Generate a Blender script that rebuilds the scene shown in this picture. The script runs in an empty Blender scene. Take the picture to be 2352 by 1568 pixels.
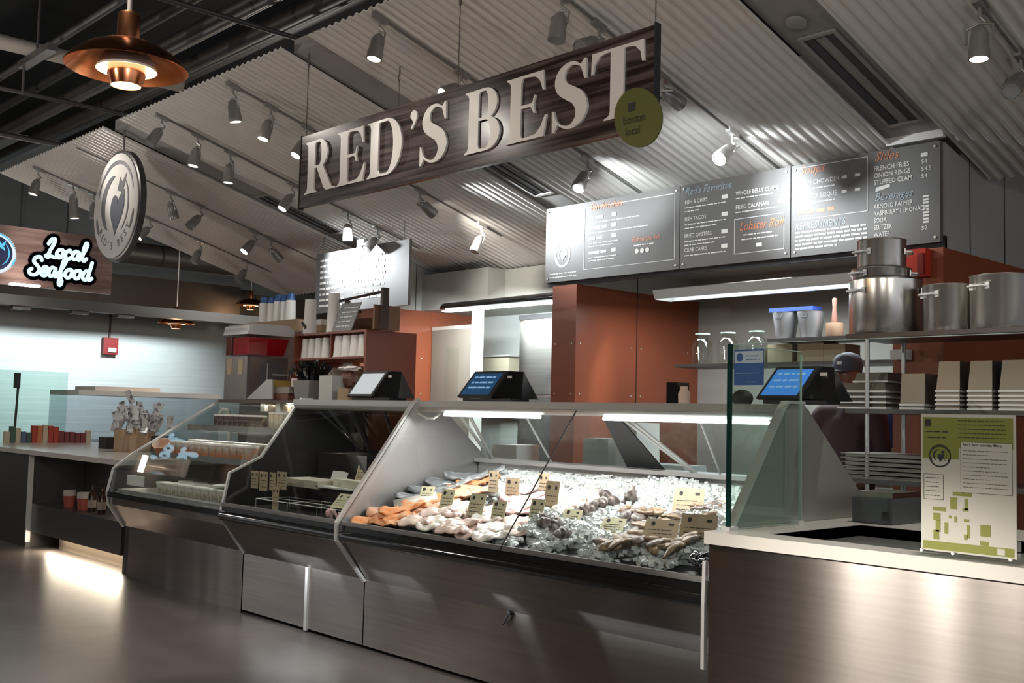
import bpy, bmesh, math, random
from mathutils import Vector, Matrix
C = bpy.context.scene.collection
sc = bpy.context.scene
random.seed(7)
# ------------------------------------------------------------------ camera
H = 1.40
FPX = 2460.0
_y, _p, _r = math.radians(46.94), math.radians(3.95), math.radians(1.364)
FW = Vector((-math.sin(_y)*math.cos(_p), math.cos(_y)*math.cos(_p), math.sin(_p)))
_rt = Vector((math.cos(_y), math.sin(_y), 0)); _up = _rt.cross(FW)
RT = _rt*math.cos(_r)+_up*math.sin(_r); UP = -_rt*math.sin(_r)+_up*math.cos(_r)
cam = bpy.data.cameras.new('camera'); co = bpy.data.objects.new('camera', cam); C.objects.link(co)
cam.sensor_width = 36.0; cam.lens = 36.0*FPX/2352; cam.clip_end = 100; cam.clip_start = .05
M = Matrix((RT, UP, -FW)).transposed().to_4x4(); M.translation = Vector((0, 0, H)); co.matrix_world = M
sc.camera = co
# ------------------------------------------------------------------ world, view
w = bpy.data.worlds.new('hall_ambience'); sc.world = w; w.use_nodes = True
w.node_tree.nodes['Background'].inputs[0].default_value = (.92, .95, 1.0, 1)
w.node_tree.nodes['Background'].inputs[1].default_value = .60
sc.view_settings.view_transform = 'Standard'; sc.view_settings.look = 'None'
sc.view_settings.exposure = 0.22; sc.view_settings.gamma = 1.0; sc.view_settings.use_curve_mapping = False
sc.cycles.use_denoising = True; sc.cycles.max_bounces = 7; sc.cycles.diffuse_bounces = 3
sc.cycles.glossy_bounces = 4; sc.cycles.transparent_max_bounces = 14; sc.cycles.transmission_bounces = 4
sc.cycles.sample_clamp_indirect = 4.0; sc.cycles.sample_clamp_direct = 0.0
sc.cycles.caustics_reflective = False; sc.cycles.caustics_refractive = False
sc.cycles.use_adaptive_sampling = True; sc.cycles.adaptive_threshold = .02
def light(kind, name, loc, energy, col=(1, .95, .87), aim=None, **k):
    l = bpy.data.lights.new(name, kind); l.energy = energy; l.color = col
    for a, v in k.items(): setattr(l, a, v)
    o = bpy.data.objects.new(name, l); C.objects.link(o); o.location = loc
    if aim is not None: o.rotation_euler = (Vector(aim)-Vector(loc)).to_track_quat('-Z', 'Y').to_euler()
    return o
WARM = (1, .93, .84); COOL = (.90, .96, 1.0)
# unseen fill lights added behind and beside the camera to lift the ceiling
for i, (x, y_, e) in enumerate(((-4.2, -1.6, 90), (-8.2, 1.0, 75), (-12.2, 1.2, 60), (1.6, .6, 75), (-1.2, .9, 60))):
    light('POINT', 'hall_fill', (x, y_, 2.75), e, WARM, shadow_soft_size=.035)
# track lamps over the aisle, aimed at the counter front and at the floor before the cases
for x, e in ((-3.60, 330), (-4.20, 600), (-4.70, 260), (-4.98, 520)): light('SPOT', 'aisle_beam', (x, -1.6, 2.62), e, WARM, (x*.41, 3.575, .35), spot_size=.30, spot_blend=.5, shadow_soft_size=.03)
for x, y_, tx, ty, e in ((-4.4, 1.6, -5.2, 2.8, 290), (-3.2, 1.4, -3.9, 2.4, 180), (-6.6, 1.8, -6.9, 2.9, 20)): light('SPOT', 'aisle_beam', (x, y_, 3.9), e, WARM, (tx, ty, 0), spot_size=.75, spot_blend=1.0, shadow_soft_size=.05)
# ------------------------------------------------------------------ pixel helpers (pixel + one known plane = place in the room)
def ray(px, py): return RT*((px-1176)/FPX)-UP*((py-784)/FPX)+FW
O_ = Vector((0, 0, H))
def az(px, py, z): d = ray(px, py); return O_+d*((z-H)/d.z)
def ay(px, py, y): d = ray(px, py); return O_+d*(y/d.y)
def ax(px, py, x): d = ray(px, py); return O_+d*(x/d.x)
def cz(y): return 3.76-.28*(y-3.55)                      # height of the sloping ceiling at depth y
def deckz(y): return .765+.274*(y-3.72)                  # height of the sloping ice bed
def ad(px, py, h=0.0):
    d = ray(px, py); t = (.765-.274*3.72+h-H)/(d.z-.274*d.y); return O_+d*t
# ------------------------------------------------------------------ materials
def mat(name, col=(.5, .5, .5), rough=.5, metal=0.0, spec=None, emit=None, es=0.0, noise=None, bump=None, coat=0.0, alpha=None, trans=0.0):
    m = bpy.data.materials.new(name); m.use_nodes = True; nt = m.node_tree; b = nt.nodes['Principled BSDF']
    b.inputs['Base Color'].default_value = (*col, 1); b.inputs['Roughness'].default_value = rough
    b.inputs['Metallic'].default_value = metal
    if spec is not None: b.inputs['Specular IOR Level'].default_value = spec
    if coat: b.inputs['Coat Weight'].default_value = coat; b.inputs['Coat Roughness'].default_value = .08
    if emit: b.inputs['Emission Color'].default_value = (*emit, 1); b.inputs['Emission Strength'].default_value = es
    if trans: b.inputs['Transmission Weight'].default_value = trans
    tc = nt.nodes.new('ShaderNodeTexCoord')
    if noise:      # (colour2, scale xyz, contrast lo, hi, detail)
        c2, s, lo, hi, det = noise
        mp = nt.nodes.new('ShaderNodeMapping'); mp.inputs['Scale'].default_value = s
        n = nt.nodes.new('ShaderNodeTexNoise'); n.inputs['Scale'].default_value = 1; n.inputs['Detail'].default_value = det
        r = nt.nodes.new('ShaderNodeValToRGB'); r.color_ramp.elements[0].position = lo; r.color_ramp.elements[1].position = hi
        r.color_ramp.elements[0].color = (*col, 1); r.color_ramp.elements[1].color = (*c2, 1)
        nt.links.new(tc.outputs['Object'], mp.inputs[0]); nt.links.new(mp.outputs[0], n.inputs[0])
        nt.links.new(n.outputs['Fac'], r.inputs[0]); nt.links.new(r.outputs[0], b.inputs['Base Color'])
    if bump:       # list of (scale xyz, strength, distance)
        prev = None
        for s, st, di in bump:
            mp = nt.nodes.new('ShaderNodeMapping'); mp.inputs['Scale'].default_value = s
            n = nt.nodes.new('ShaderNodeTexNoise'); n.inputs['Scale'].default_value = 1; n.inputs['Detail'].default_value = 1
            bp = nt.nodes.new('ShaderNodeBump'); bp.inputs['Strength'].default_value = st; bp.inputs['Distance'].default_value = di
            nt.links.new(tc.outputs['Object'], mp.inputs[0]); nt.links.new(mp.outputs[0], n.inputs[0])
            nt.links.new(n.outputs['Fac'], bp.inputs['Height'])
            if prev: nt.links.new(prev.outputs[0], bp.inputs['Normal'])
            prev = bp
        nt.links.new(prev.outputs[0], b.inputs['Normal'])
    return m
def glassmat(name, tint=(.93, .97, .95), refl=.08, f0=1.5, rough=0.0):
    m = bpy.data.materials.new(name); m.use_nodes = True; nt = m.node_tree; nt.nodes.remove(nt.nodes['Principled BSDF'])
    out = nt.nodes['Material Output']; t = nt.nodes.new('ShaderNodeBsdfTransparent'); t.inputs[0].default_value = (*tint, 1)
    g = nt.nodes.new('ShaderNodeBsdfGlossy'); g.inputs['Roughness'].default_value = rough; g.inputs[0].default_value = (1, 1, 1, 1)
    lw = nt.nodes.new('ShaderNodeLayerWeight'); lw.inputs[0].default_value = .5
    pw = nt.nodes.new('ShaderNodeMath'); pw.operation = 'POWER'; pw.inputs[1].default_value = 4.0; nt.links.new(lw.outputs['Facing'], pw.inputs[0])
    f = nt.nodes.new('ShaderNodeMath'); f.operation = 'MULTIPLY_ADD'; f.inputs[1].default_value = .32; f.inputs[2].default_value = ((f0-1)/(f0+1))**2*.8; nt.links.new(pw.outputs[0], f.inputs[0])
    mx = nt.nodes.new('ShaderNodeMixShader'); nt.links.new(f.outputs[0], mx.inputs[0])
    nt.links.new(t.outputs[0], mx.inputs[1]); nt.links.new(g.outputs[0], mx.inputs[2]); nt.links.new(mx.outputs[0], out.inputs[0])
    return m
def emis(name, col, s):
    m = bpy.data.materials.new(name); m.use_nodes = True; nt = m.node_tree; nt.nodes.remove(nt.nodes['Principled BSDF'])
    e = nt.nodes.new('ShaderNodeEmission'); e.inputs[0].default_value = (*col, 1); e.inputs[1].default_value = s
    nt.links.new(e.outputs[0], nt.nodes['Material Output'].inputs[0]); return m
def brushed(name, col, rough, aniso=.85, wob=.35):
    m = mat(name, col, rough, 1.0, bump=[((2.6, 2.6, .55), wob, .03)], noise=(tuple(c*.86 for c in col), (1.5, 1.5, 60), .35, .7, 3))
    nt = m.node_tree; b_ = nt.nodes['Principled BSDF']; b_.inputs['Anisotropic'].default_value = aniso
    cx = nt.nodes.new('ShaderNodeCombineXYZ'); cx.inputs[2].default_value = 1.0; nt.links.new(cx.outputs[0], b_.inputs['Tangent']); return m
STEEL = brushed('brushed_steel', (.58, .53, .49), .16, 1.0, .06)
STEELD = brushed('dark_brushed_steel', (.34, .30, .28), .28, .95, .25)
POT = mat('polished_pot_steel', (.74, .72, .68), .26, 1.0)
TRIM = mat('satin_aluminium', (.74, .74, .72), .34, .5)
PANEL = mat('pale_end_panel_steel', (.50, .49, .49), .38, .75, noise=((.58, .56, .56), (3, 3, 3), .35, .7, 3))
BLACKG = mat('gloss_black', (.012, .013, .014), .12, 0, coat=.6)
BLACKM = mat('matt_black', (.02, .02, .022), .6)
DARKIN = mat('dark_case_interior', (.045, .043, .042), .35, .3)
WHITEP = mat('white_plastic', (.80, .79, .76), .4)
WHITES = mat('white_solid_surface', (.74, .71, .65), .22)
PAPER = mat('white_paper', (.80, .77, .74), .7)
CEIL = mat('corrugated_white_metal', (.70, .68, .645), .45, 0)
GYP = mat('grey_gypsum_strip', (.30, .29, .275), .8)
GREYW = mat('grey_wall_panel', (.40, .40, .37), .5)
RED = mat('russet_wall_panel', (.245, .062, .028), .38, 0, noise=((.30, .078, .034), (1.5, 1.5, 1.5), .3, .7, 3))
CHAR = mat('charcoal_menu_board', (.13, .125, .12), .50)
BLACKC = mat('black_open_ceiling', (.012, .012, .014), .9)
DUCT = mat('dark_duct_metal', (.05, .05, .052), .5, .5)
DUCTB = mat('brown_black_duct', (.07, .06, .055), .5, .4)
PIPE = mat('dull_conduit', (.16, .15, .15), .45, .6)
CREAMP = mat('cream_pipe_insulation', (.50, .45, .40), .7)
COPPER = mat('spun_copper', (.72, .27, .12), .22, 1.0, noise=((.86, .38, .19), (1, 1, 30), .3, .7, 2))
SHADEIN = mat('white_shade_inside', (.85, .80, .72), .5)
SPOTM = mat('grey_spotlight_metal', (.30, .29, .28), .35, .5)
SPOTW = mat('white_spotlight_paint', (.8, .8, .76), .4)
LENS = emis('lit_lens', (1, .93, .82), 26)
LENSD = emis('dim_lens', (1, .92, .80), 3.0)
LENSOFF = mat('unlit_lens', (.25, .25, .25), .15)
TUBE = emis('cool_tube', (.90, .97, 1.0), 9)
TUBEW = emis('warm_strip', (1, .84, .62), 22)
GLASS = glassmat('clear_glass', (.955, .98, .97))
GLASSG = glassmat('green_tinted_glass', (.90, .97, .94))
GEDGE = mat('green_glass_edge', (.008, .045, .038), .15)
GEDGEL = mat('pale_glass_edge', (.45, .60, .54), .2)
FLOORM = mat('polished_concrete', (.058, .047, .044), .33, 0, noise=((.115, .098, .092), (.9, .9, .9), .3, .75, 6), bump=[((5, 5, 5), .12, .02)])
ICE = mat('crushed_ice', (.84, .86, .86), .12, 0, noise=((.66, .69, .70), (22, 22, 22), .4, .7, 3))
CARD = mat('kraft_price_card', (.52, .41, .28), .75)
CARDY = mat('pale_price_card', (.66, .62, .42), .75)
INKD = mat('dark_ink', (.03, .03, .035), .7)
CARTON = mat('brown_cardboard', (.36, .25, .16), .8, 0, noise=((.42, .30, .20), (4, 4, 12), .3, .7, 2))
WOODD = mat('dark_brown_wood', (.11, .045, .03), .5, 0, noise=((.16, .07, .045), (3, 3, 30), .3, .7, 4))
BLUE = mat('navy_blue_plastic', (.01, .03, .14), .4)
# ------------------------------------------------------------------ mesh builder
class MB:
    def __init__(s): s.v = []; s.f = []; s.mi = []; s.m = 0
    def add(s, vs, fs):
        n = len(s.v); s.v += [Vector(p) for p in vs]; s.f += [tuple(i+n for i in f) for f in fs]; s.mi += [s.m]*len(fs); return s
    def box(s, x0, x1, y0, y1, z0, z1):
        return s.add([(x, y, z) for z in (z0, z1) for y in (y0, y1) for x in (x0, x1)], [(0, 2, 3, 1), (4, 5, 7, 6), (0, 1, 5, 4), (2, 6, 7, 3), (0, 4, 6, 2), (1, 3, 7, 5)])
    def obox(s, c, a, b, d):      # centre and three half-axes
        c, a, b, d = map(Vector, (c, a, b, d))
        return s.add([c+a*i+b*j+d*k for k in (-1, 1) for j in (-1, 1) for i in (-1, 1)], [(0, 2, 3, 1), (4, 5, 7, 6), (0, 1, 5, 4), (2, 6, 7, 3), (0, 4, 6, 2), (1, 3, 7, 5)])
    def prismx(s, prof, x0, x1):  # closed (y,z) outline pushed along x
        n = len(prof)
        return s.add([(x0, y, z) for y, z in prof]+[(x1, y, z) for y, z in prof], [tuple(range(n)), tuple(range(2*n-1, n-1, -1))]+[(i, n+i, n+(i+1) % n, (i+1) % n) for i in range(n)])
    def prism(s, pts, off):       # planar 3D outline pushed by a vector
        n = len(pts); off = Vector(off); pts = [Vector(p) for p in pts]
        return s.add(pts+[p+off for p in pts], [tuple(range(n)), tuple(range(2*n-1, n-1, -1))]+[(i, n+i, n+(i+1) % n, (i+1) % n) for i in range(n)])
    def sheetx(s, prof, x0, x1, th):   # thin sheet following an open (y,z) line
        up = []
        for i, (y, z) in enumerate(prof):
            a = prof[max(i-1, 0)]; b = prof[min(i+1, len(prof)-1)]; dy, dz = b[0]-a[0], b[1]-a[1]; l = math.hypot(dy, dz) or 1
            up.append((y-dz/l*th, z+dy/l*th))
        for i in range(len(prof)-1):
            s.prismx([prof[i], prof[i+1], up[i+1], up[i]], x0, x1)
        return s
    def tube(s, path, r, seg=10, caps=True):
        P = [Vector(p) for p in path]; R = r if isinstance(r, (list, tuple)) else [r]*len(P)
        n0 = len(s.v); t0 = (P[1]-P[0]).normalized(); u = t0.orthogonal().normalized()
        vs = []
        for i, p in enumerate(P):
            t = (P[min(i+1, len(P)-1)]-P[max(i-1, 0)]).normalized(); u = (u-t*u.dot(t)).normalized(); v = t.cross(u)
            vs += [p+(u*math.cos(a)+v*math.sin(a))*R[i] for a in [2*math.pi*k/seg for k in range(seg)]]
        fs = [(i*seg+k, i*seg+(k+1) % seg, (i+1)*seg+(k+1) % seg, (i+1)*seg+k) for i in range(len(P)-1) for k in range(seg)]
        if caps: fs += [tuple(range(seg-1, -1, -1)), tuple((len(P)-1)*seg+k for k in range(seg))]
        return s.add(vs, fs)
    def lathe(s, prof, c=(0, 0, 0), seg=24, axis=(0, 0, 1), sx=1, sy=1):
        ax_ = Vector(axis).normalized(); u = Vector((1, 0, 0)) if abs(ax_.z) > .99 else ax_.orthogonal().normalized(); v = ax_.cross(u); c = Vector(c)
        vs = []
        for r, h in prof: vs += [c+ax_*h+(u*math.cos(a)*sx+v*math.sin(a)*sy)*r for a in [2*math.pi*k/seg for k in range(seg)]]
        fs = [(i*seg+k, i*seg+(k+1) % seg, (i+1)*seg+(k+1) % seg, (i+1)*seg+k) for i in range(len(prof)-1) for k in range(seg)]
        fs += [tuple(range(seg-1, -1, -1)), tuple((len(prof)-1)*seg+k for k in range(seg))]
        return s.add(vs, fs)
    def ell(s, c, r, seg=14, rings=9, rot=None, jit=0.0):
        c = Vector(c); vs = []
        for i in range(1, rings):
            a = math.pi*i/rings
            for k in range(seg):
                b = 2*math.pi*k/seg; p = Vector((math.sin(a)*math.cos(b)*r[0], math.sin(a)*math.sin(b)*r[1], math.cos(a)*r[2]))
                if jit: p *= 1+random.uniform(-jit, jit)
                vs.append(p)
        vs += [Vector((0, 0, r[2])), Vector((0, 0, -r[2]))]
        if rot: vs = [rot @ p for p in vs]
        n = (rings-1)*seg
        fs = [(i*seg+k, (i+1)*seg+k, (i+1)*seg+(k+1) % seg, i*seg+(k+1) % seg) for i in range(rings-2) for k in range(seg)]
        fs += [(n, k, (k+1) % seg) for k in range(seg)]+[(n+1, (rings-2)*seg+(k+1) % seg, (rings-2)*seg+k) for k in range(seg)]
        return s.add([c+p for p in vs], fs)
    def flat(s, pts2, fr, d=0.0):  # planar polygon given in a frame (origin, u, v)
        o, u, v = fr; n = u.cross(v)
        return s.add([o+u*a+v*b+n*d for a, b in pts2], [tuple(range(len(pts2)))])
    def rect(s, fr, x0, x1, y0, y1, d=0.0): return s.flat([(x0, y0), (x1, y0), (x1, y1), (x0, y1)], fr, d)
    def frame(s, fr, x0, x1, y0, y1, t, d=0.0):
        s.rect(fr, x0, x1, y0, y0+t, d); s.rect(fr, x0, x1, y1-t, y1, d); s.rect(fr, x0, x0+t, y0+t, y1-t, d); return s.rect(fr, x1-t, x1, y0+t, y1-t, d)
    def slab(s, pts2, fr, d0, d1):
        o, u, v = fr; n = u.cross(v); return s.prism([o+u*a+v*b+n*d0 for a, b in pts2], n*(d1-d0))
    def text(s, t, fr, x, y, size, d=0.0, align='LEFT', shear=0.0, bold=0.0, sx=1.0):
        vs, fs = glyphs(t, size, align, shear, bold); o, u, v = fr; n = u.cross(v)
        return s.add([o+u*(x+a*sx)+v*(y+b)+n*d for a, b in vs], fs)
    def bars(s, fr, x, y, w_, h, d, rnd=None, ch=.6):   # a line of print too fine to read
        r = rnd or random; p = x
        while p < x+w_-h:
            l = r.uniform(1.2, 4.5)*h; s.rect(fr, p, min(p+l, x+w_), y, y+h*ch, d); p += l+h*.55
        return s
    def build(s, name, mats, parent=None, smooth=False, loc=None):
        me = bpy.data.meshes.new(name)
        if smooth == 'auto': sm = True
        org = Vector(parent_loc(parent)) if parent else (Vector(loc) if loc is not None else Vector((0, 0, 0)))
        me.from_pydata([tuple(p-org) for p in s.v], [], s.f)
        for mm in (mats if isinstance(mats, (list, tuple)) else [mats]): me.materials.append(mm)
        if any(s.mi): me.polygons.foreach_set('material_index', s.mi)
        bm = bmesh.new(); bm.from_mesh(me); bmesh.ops.recalc_face_normals(bm, faces=bm.faces)
        if smooth:
            for f in bm.faces: f.smooth = True
            for e in bm.edges:
                if len(e.link_faces) == 2 and e.calc_face_angle(0) > .65: e.smooth = False
        bm.to_mesh(me); bm.free()
        o = bpy.data.objects.new(name, me); C.objects.link(o)
        if parent: o.parent = parent
        elif loc is not None: o.location = loc
        return o
def build_split(b, names, mats, parent):      # one part per colour of print
    for k, (nm, m) in enumerate(zip(names, mats)):
        idx = [i for i, x in enumerate(b.mi) if x == k]
        if not idx: continue
        c = MB(); c.v = b.v; used = sorted({v for i in idx for v in b.f[i]}); mp = {v: i for i, v in enumerate(used)}
        c.v = [b.v[v] for v in used]; c.f = [tuple(mp[v] for v in b.f[i]) for i in idx]; c.mi = [0]*len(idx); c.build(nm, m, parent)
def parent_loc(p):
    l = Vector(p.location); q = p.parent
    while q: l += Vector(q.location); q = q.parent
    return l
_gl = {}
def glyphs(t, size, align, shear, bold):
    k = (t, size, align, shear, bold)
    if k in _gl: return _gl[k]
    c = bpy.data.curves.new('t', 'FONT'); c.body = t; c.size = size; c.align_x = align; c.shear = shear; c.offset = bold*size; c.resolution_u = 2; c.fill_mode = 'FRONT'
    o = bpy.data.objects.new('t', c); C.objects.link(o); dg = bpy.context.evaluated_depsgraph_get()
    me = bpy.data.meshes.new_from_object(o.evaluated_get(dg))
    r = ([(v.co.x, v.co.y) for v in me.vertices], [tuple(p.vertices) for p in me.polygons])
    bpy.data.objects.remove(o); bpy.data.curves.remove(c); bpy.data.meshes.remove(me); _gl[k] = r; return r
def tag(o, label, cat, group=None, kind=None):
    if label: o['label'] = label
    if cat: o['category'] = cat
    if group: o['group'] = group
    if kind: o['kind'] = kind
    return o
def thing(name, label, cat, loc=(0, 0, 0), group=None):
    o = bpy.data.objects.new(name, None); C.objects.link(o); o.location = loc; o.empty_display_size = .1
    return tag(o, label, cat, group)
def struct(name, mb, m, smooth=False): o = mb.build(name, m, smooth=smooth); o['kind'] = 'structure'; return o
def dup(root, loc, label=None, group=None, scale=None, rotz=None, rot=None):
    r = root.copy(); C.objects.link(r); r.location = loc
    if scale is not None: r.scale = (scale,)*3 if not isinstance(scale, tuple) else scale
    if rotz is not None: r.rotation_euler[2] = rotz
    if rot is not None: r.rotation_euler = rot
    if label: r['label'] = label
    if group: r['group'] = group
    for ch in list(root.children):
        c = ch.copy(); C.objects.link(c); c.parent = r
        for g in list(ch.children):
            d = g.copy(); C.objects.link(d); d.parent = c
    return r
ORD = ['first', 'second', 'third', 'fourth', 'fifth', 'sixth', 'seventh', 'eighth', 'ninth', 'tenth', 'eleventh', 'twelfth']
UX, UZ = Vector((1, 0, 0)), Vector((0, 0, 1)); UYm = Vector((0, 1, 0))
# ================================================================== THE SETTING
struct('floor', MB().box(-26, 8, -8, 14, -.1, 0), FLOORM)
b = MB().box(-26, 8, -8, 14, 6.0, 6.1); struct('ceiling', b, BLACKC)
TEAL = mat('pale_teal_wall', (.52, .58, .58), .6, 0, bump=[((.5, .5, 14), .4, .02)])
struct('wall_left', MB().box(-19.2, -19, -3, 14, 0, 6), TEAL)
HB = mat('hall_back_wall', (.05, .036, .03), .6, 0, noise=((.34, .27, .22), (.55, 1, .02), .42, .62, 2))
struct('wall_front', MB().box(-19, 8, -7.2, -7.0, 0, 6), HB)
struct('wall_back', MB().box(-19, 5, 11.6, 11.8, 0, 6), GREYW)
# sloping corrugated ceiling panels (each sheet ribbed front to back)
CT = [(-11.57, -8.96, 6.95), (-8.62, -6.09, 6.95), (-5.75, -3.10, 6.95), (-2.76, 1.2, 6.57)]
def corrugated(x0, x1, y1, pitch=.072, amp=.007):
    n = int((x1-x0)/pitch)*6; vs = []; fs = []
    for i in range(n+1):
        x = x0+(x1-x0)*i/n; ph = 2*math.pi*(x-x0)/pitch; dz = amp*max(-.75, min(.75, math.sin(ph)*1.25))/.75
        for y, up in ((3.55, 0), (y1, 0), (y1, 1), (3.55, 1)): vs.append((x, y, cz(y)+dz+(.008 if up else 0)))
    for i in range(n):
        a = i*4; fs += [(a+k, a+(k+1) % 4, a+4+(k+1) % 4, a+4+k) for k in range(4)]
    fs += [(0, 1, 2, 3), (n*4+3, n*4+2, n*4+1, n*4)]
    return MB().add(vs, fs)
for i, (x0, x1, y1) in enumerate(CT):
    o = struct('ceiling_%d' % (i+1), corrugated(x0, x1, y1), CEIL)
for i, (x0, x1) in enumerate(((-8.97, -8.61), (-6.10, -5.74), (-3.11, -2.75))):
    y1 = 6.95 if i < 2 else 6.0; b = MB()
    b.prismx([(3.66, cz(3.66)+.03), (y1, cz(y1)+.03), (y1, cz(y1)+.12), (3.66, cz(3.66)+.12)], x0, x1)
    struct('ceiling_%d' % (i+5), b, GYP)
# walls of the stall: grey above 2.43 m, russet below
def wallbox(name, x0, x1, y0, y1, z0=0, z1=5, m=GREYW): return struct(name, MB().box(x0, x1, y0, y1, z0, z1), m)
def gz(y): return cz(y)-.015
b = MB().prismx([(5.95, 2.43), (8.3, 2.43), (8.3, cz(6.95)), (6.95, gz(6.95)), (5.95, gz(5.95))], -8.62, -8.5); struct('wall_1', b, GREYW)
b = MB().box(-8.62, -8.5, 5.95, 8.3, 0, 2.43); b.box(-8.4995, -8.497, 6.80, 6.806, 0, 2.43); struct('wall_2', b, RED)
b = MB().box(-8.5, -7.5, 6.68, 8.2, 2.43, gz(6.95)-.0); struct('wall_3', b, GREYW)
b = MB().box(-7.5, -5.96, 6.90, 8.2, 2.43, gz(6.95)); struct('wall_4', b, GREYW)
struct('wall_5', MB().box(-8.5, -5.96, 7.5, 7.6, 0, 2.43), mat('white_kitchen_wall', (.62, .66, .66), .4))
b = MB().prismx([(6.03, 2.43), (7.6, 2.43), (7.6, gz(6.95)), (6.95, gz(6.95)), (6.03, gz(6.03))], -5.96, -5.70); struct('wall_6', b, GREYW)
o = MB().box(-5.96, -5.70, 6.0, 7.6, 0, 2.43)
struct('wall_7', o, RED)
struct('wall_8', MB().box(-5.7, -3.1, 7.55, 7.65, 0, 3.2), mat('pale_alcove_wall', (.40, .40, .36), .5))
struct('wall_9', MB().box(-5.7, -3.1, 7.0, 7.55, 2.62, 2.95), GREYW)
b = MB().prismx([(6.03, 2.43), (9, 2.43), (9, 3.4), (6.6, 3.4), (6.6, gz(6.5)), (6.03, gz(6.03))], -3.1, -2.79); struct('wall_10', b, GREYW)
struct('wall_11', MB().box(-3.1, -2.79, 6.0, 9, 0, 2.43), RED)
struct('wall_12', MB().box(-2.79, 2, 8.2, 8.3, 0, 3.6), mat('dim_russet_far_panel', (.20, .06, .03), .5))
# fine dark joints and screw heads on the panels
b = MB()
for y_ in (6.35, 6.85): b.box(-2.789, -2.786, y_, y_+.006, 2.43, 3.3)
b.box(-5.699, -5.696, 6.72, 6.727, 0, 3.0); b.box(-8.499, -8.496, 6.60, 6.606, 2.43, 3.0); b.box(-5.90, -5.894, 6.895, 6.899, 2.43, 2.8)
struct('trim_1', b, BLACKM)
b = MB()
for x in (-5.92, -5.74):
    for z in (1.58, 1.97, .8): b.lathe([(.007, 0), (.007, .003)], (x, 5.999, z), 8, (0, -1, 0))
for y_ in (6.05, 6.66, 6.78, 7.4):
    for z in (1.58, 1.97, .8): b.lathe([(.007, 0), (.007, .003)], (-5.699, y_, z), 8, (1, 0, 0))
for y_ in (6.1, 6.7):
    for z in (1.6, 1.95): b.lathe([(.007, 0), (.007, .003)], (-8.499, y_, z), 8, (1, 0, 0))
struct('trim_2', b, TRIM)
struct('trim_3', MB().box(-3.12, -2.77, 5.96, 6.0, cz(6)-.005, cz(6)+.05), WHITEP)
# ceiling services in the dark open ceiling on the left
b = MB()
def cpipe(name, label, pts, r, m, cat='pipe', seg=12):
    return tag(MB().tube(pts, r, seg).build(name, m, smooth=True), label, cat)
# ------------------------------------------------------------------ pipes and ducts in the open ceiling
for i, (px, py, r, m, lab) in enumerate((
        (60, 140, .035, PIPE, 'thin grey conduit crossing the black ceiling far left'), (110, 245, .05, DUCTB, 'dark pipe under the black ceiling left of the copper lamp'),
        (190, 225, .03, PIPE, 'slim dull pipe in the black ceiling just under the copper lamp'), (330, 60, .05, DUCT, 'dark pipe right of the copper lamp stem'),
        (420, 95, .06, DUCTB, 'brownish black pipe above the jagged ceiling edge'), (500, 60, .04, PIPE, 'grey pipe in the dark ceiling, second from the sheet edge'),
        (560, 105, .05, DUCT, 'dark pipe nearest the jagged metal ceiling edge'), (60, 330, .07, DUCTB, 'dark brown pipe at the far left over the bright spotlight'))):
    p = az(px, py, 4.75-.05*(i % 3)); cpipe('ceiling_pipe', lab, [(p.x-9, p.y, p.z), (p.x+9, p.y, p.z)], r, m)
for (px, py, z, r, m, lab, y0, y1) in ((530, 43, 4.5, .022, PIPE, 'pale thin pipe running from the top of the photo to the ceiling edge', -2, 6),
        (130, 229, 4.3, .022, PIPE, 'pale thin pipe below the copper lamp with a bend at its end', -2, 4.6),
        (40, 315, 4.2, .03, PIPE, 'pale thin pipe at the left edge above the fascia duct', -2, 5)):
    p = az(px, py, z); cpipe('conduit_pipe', lab, [(p.x, y0, z), (p.x, y1, z)], r, m)
p = az(110, 122, 4.35)
t = thing('insulated_pipe', 'thick cream insulated pipe behind the copper lamp', 'pipe', (p.x, p.y, p.z))
MB().tube([(p.x, -3, p.z), (p.x, p.y+1.2, p.z)], .062, 16).build('pipe_run', CREAMP, t, True)
b = MB(); hp = az(85, 130, 4.25); b.obox(hp, (.35, 0, 0), (0, .04, 0), (0, 0, .03)); b.tube([hp, hp+Vector((0, 0, 1.6))], .012, 6); b.tube([hp+Vector((-.3, 0, 0)), hp+Vector((-.3, 0, -.25))], .012, 6)
b.build('strut_hanger', PIPE, t)
cpipe('spiral_duct', 'fat dark round duct at the top edge of the black ceiling', [(az(620, 10, 5.2).x-6, az(620, 10, 5.2).y+.2, 5.2), (az(620, 10, 5.2).x+8, az(620, 10, 5.2).y+.2, 5.2)], .22, DUCT, 'duct', 20)
# fascia duct behind the seafood sign
t = thing('fascia_duct', 'long dark metal duct above the lit seafood sign', 'duct', (-13.3, 3.6, 3.45))
b = MB(); b.box(-13.9, -13.3, 1.0, 5.35, 3.47, 4.15); b.box(-13.3, -13.27, 1.0, 5.37, 3.47, 3.50)
for y_ in (3.0, 4.35, 4.9): b.box(-13.3, -13.285, y_, y_+.012, 3.47, 4.15)
b.build('duct_body', mat('fascia_metal', (.13, .14, .14), .4, .5), t)
rd = thing('round_duct', 'dark brown round duct crossing behind the oval of the hanging disc', 'duct', tuple(ax(250, 575, -14.5))); rp = ax(250, 575, -14.5)
MB().tube([rp, rp+Vector((0, 4.2, 0))], .16, 18).build('duct_run', DUCTB, rd, True)
for dy in (.5, 3.6): MB().tube([rp+Vector((0, dy, .15)), (rp.x, rp.y+dy, 6.0)], .012, 6).build('hanger_rod', PIPE, rd)
q = ax(250, 690, -16.0)
t = thing('box_duct', 'wide brown duct running under the dark ceiling beyond the seafood sign', 'duct', (q.x, q.y, q.z))
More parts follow.
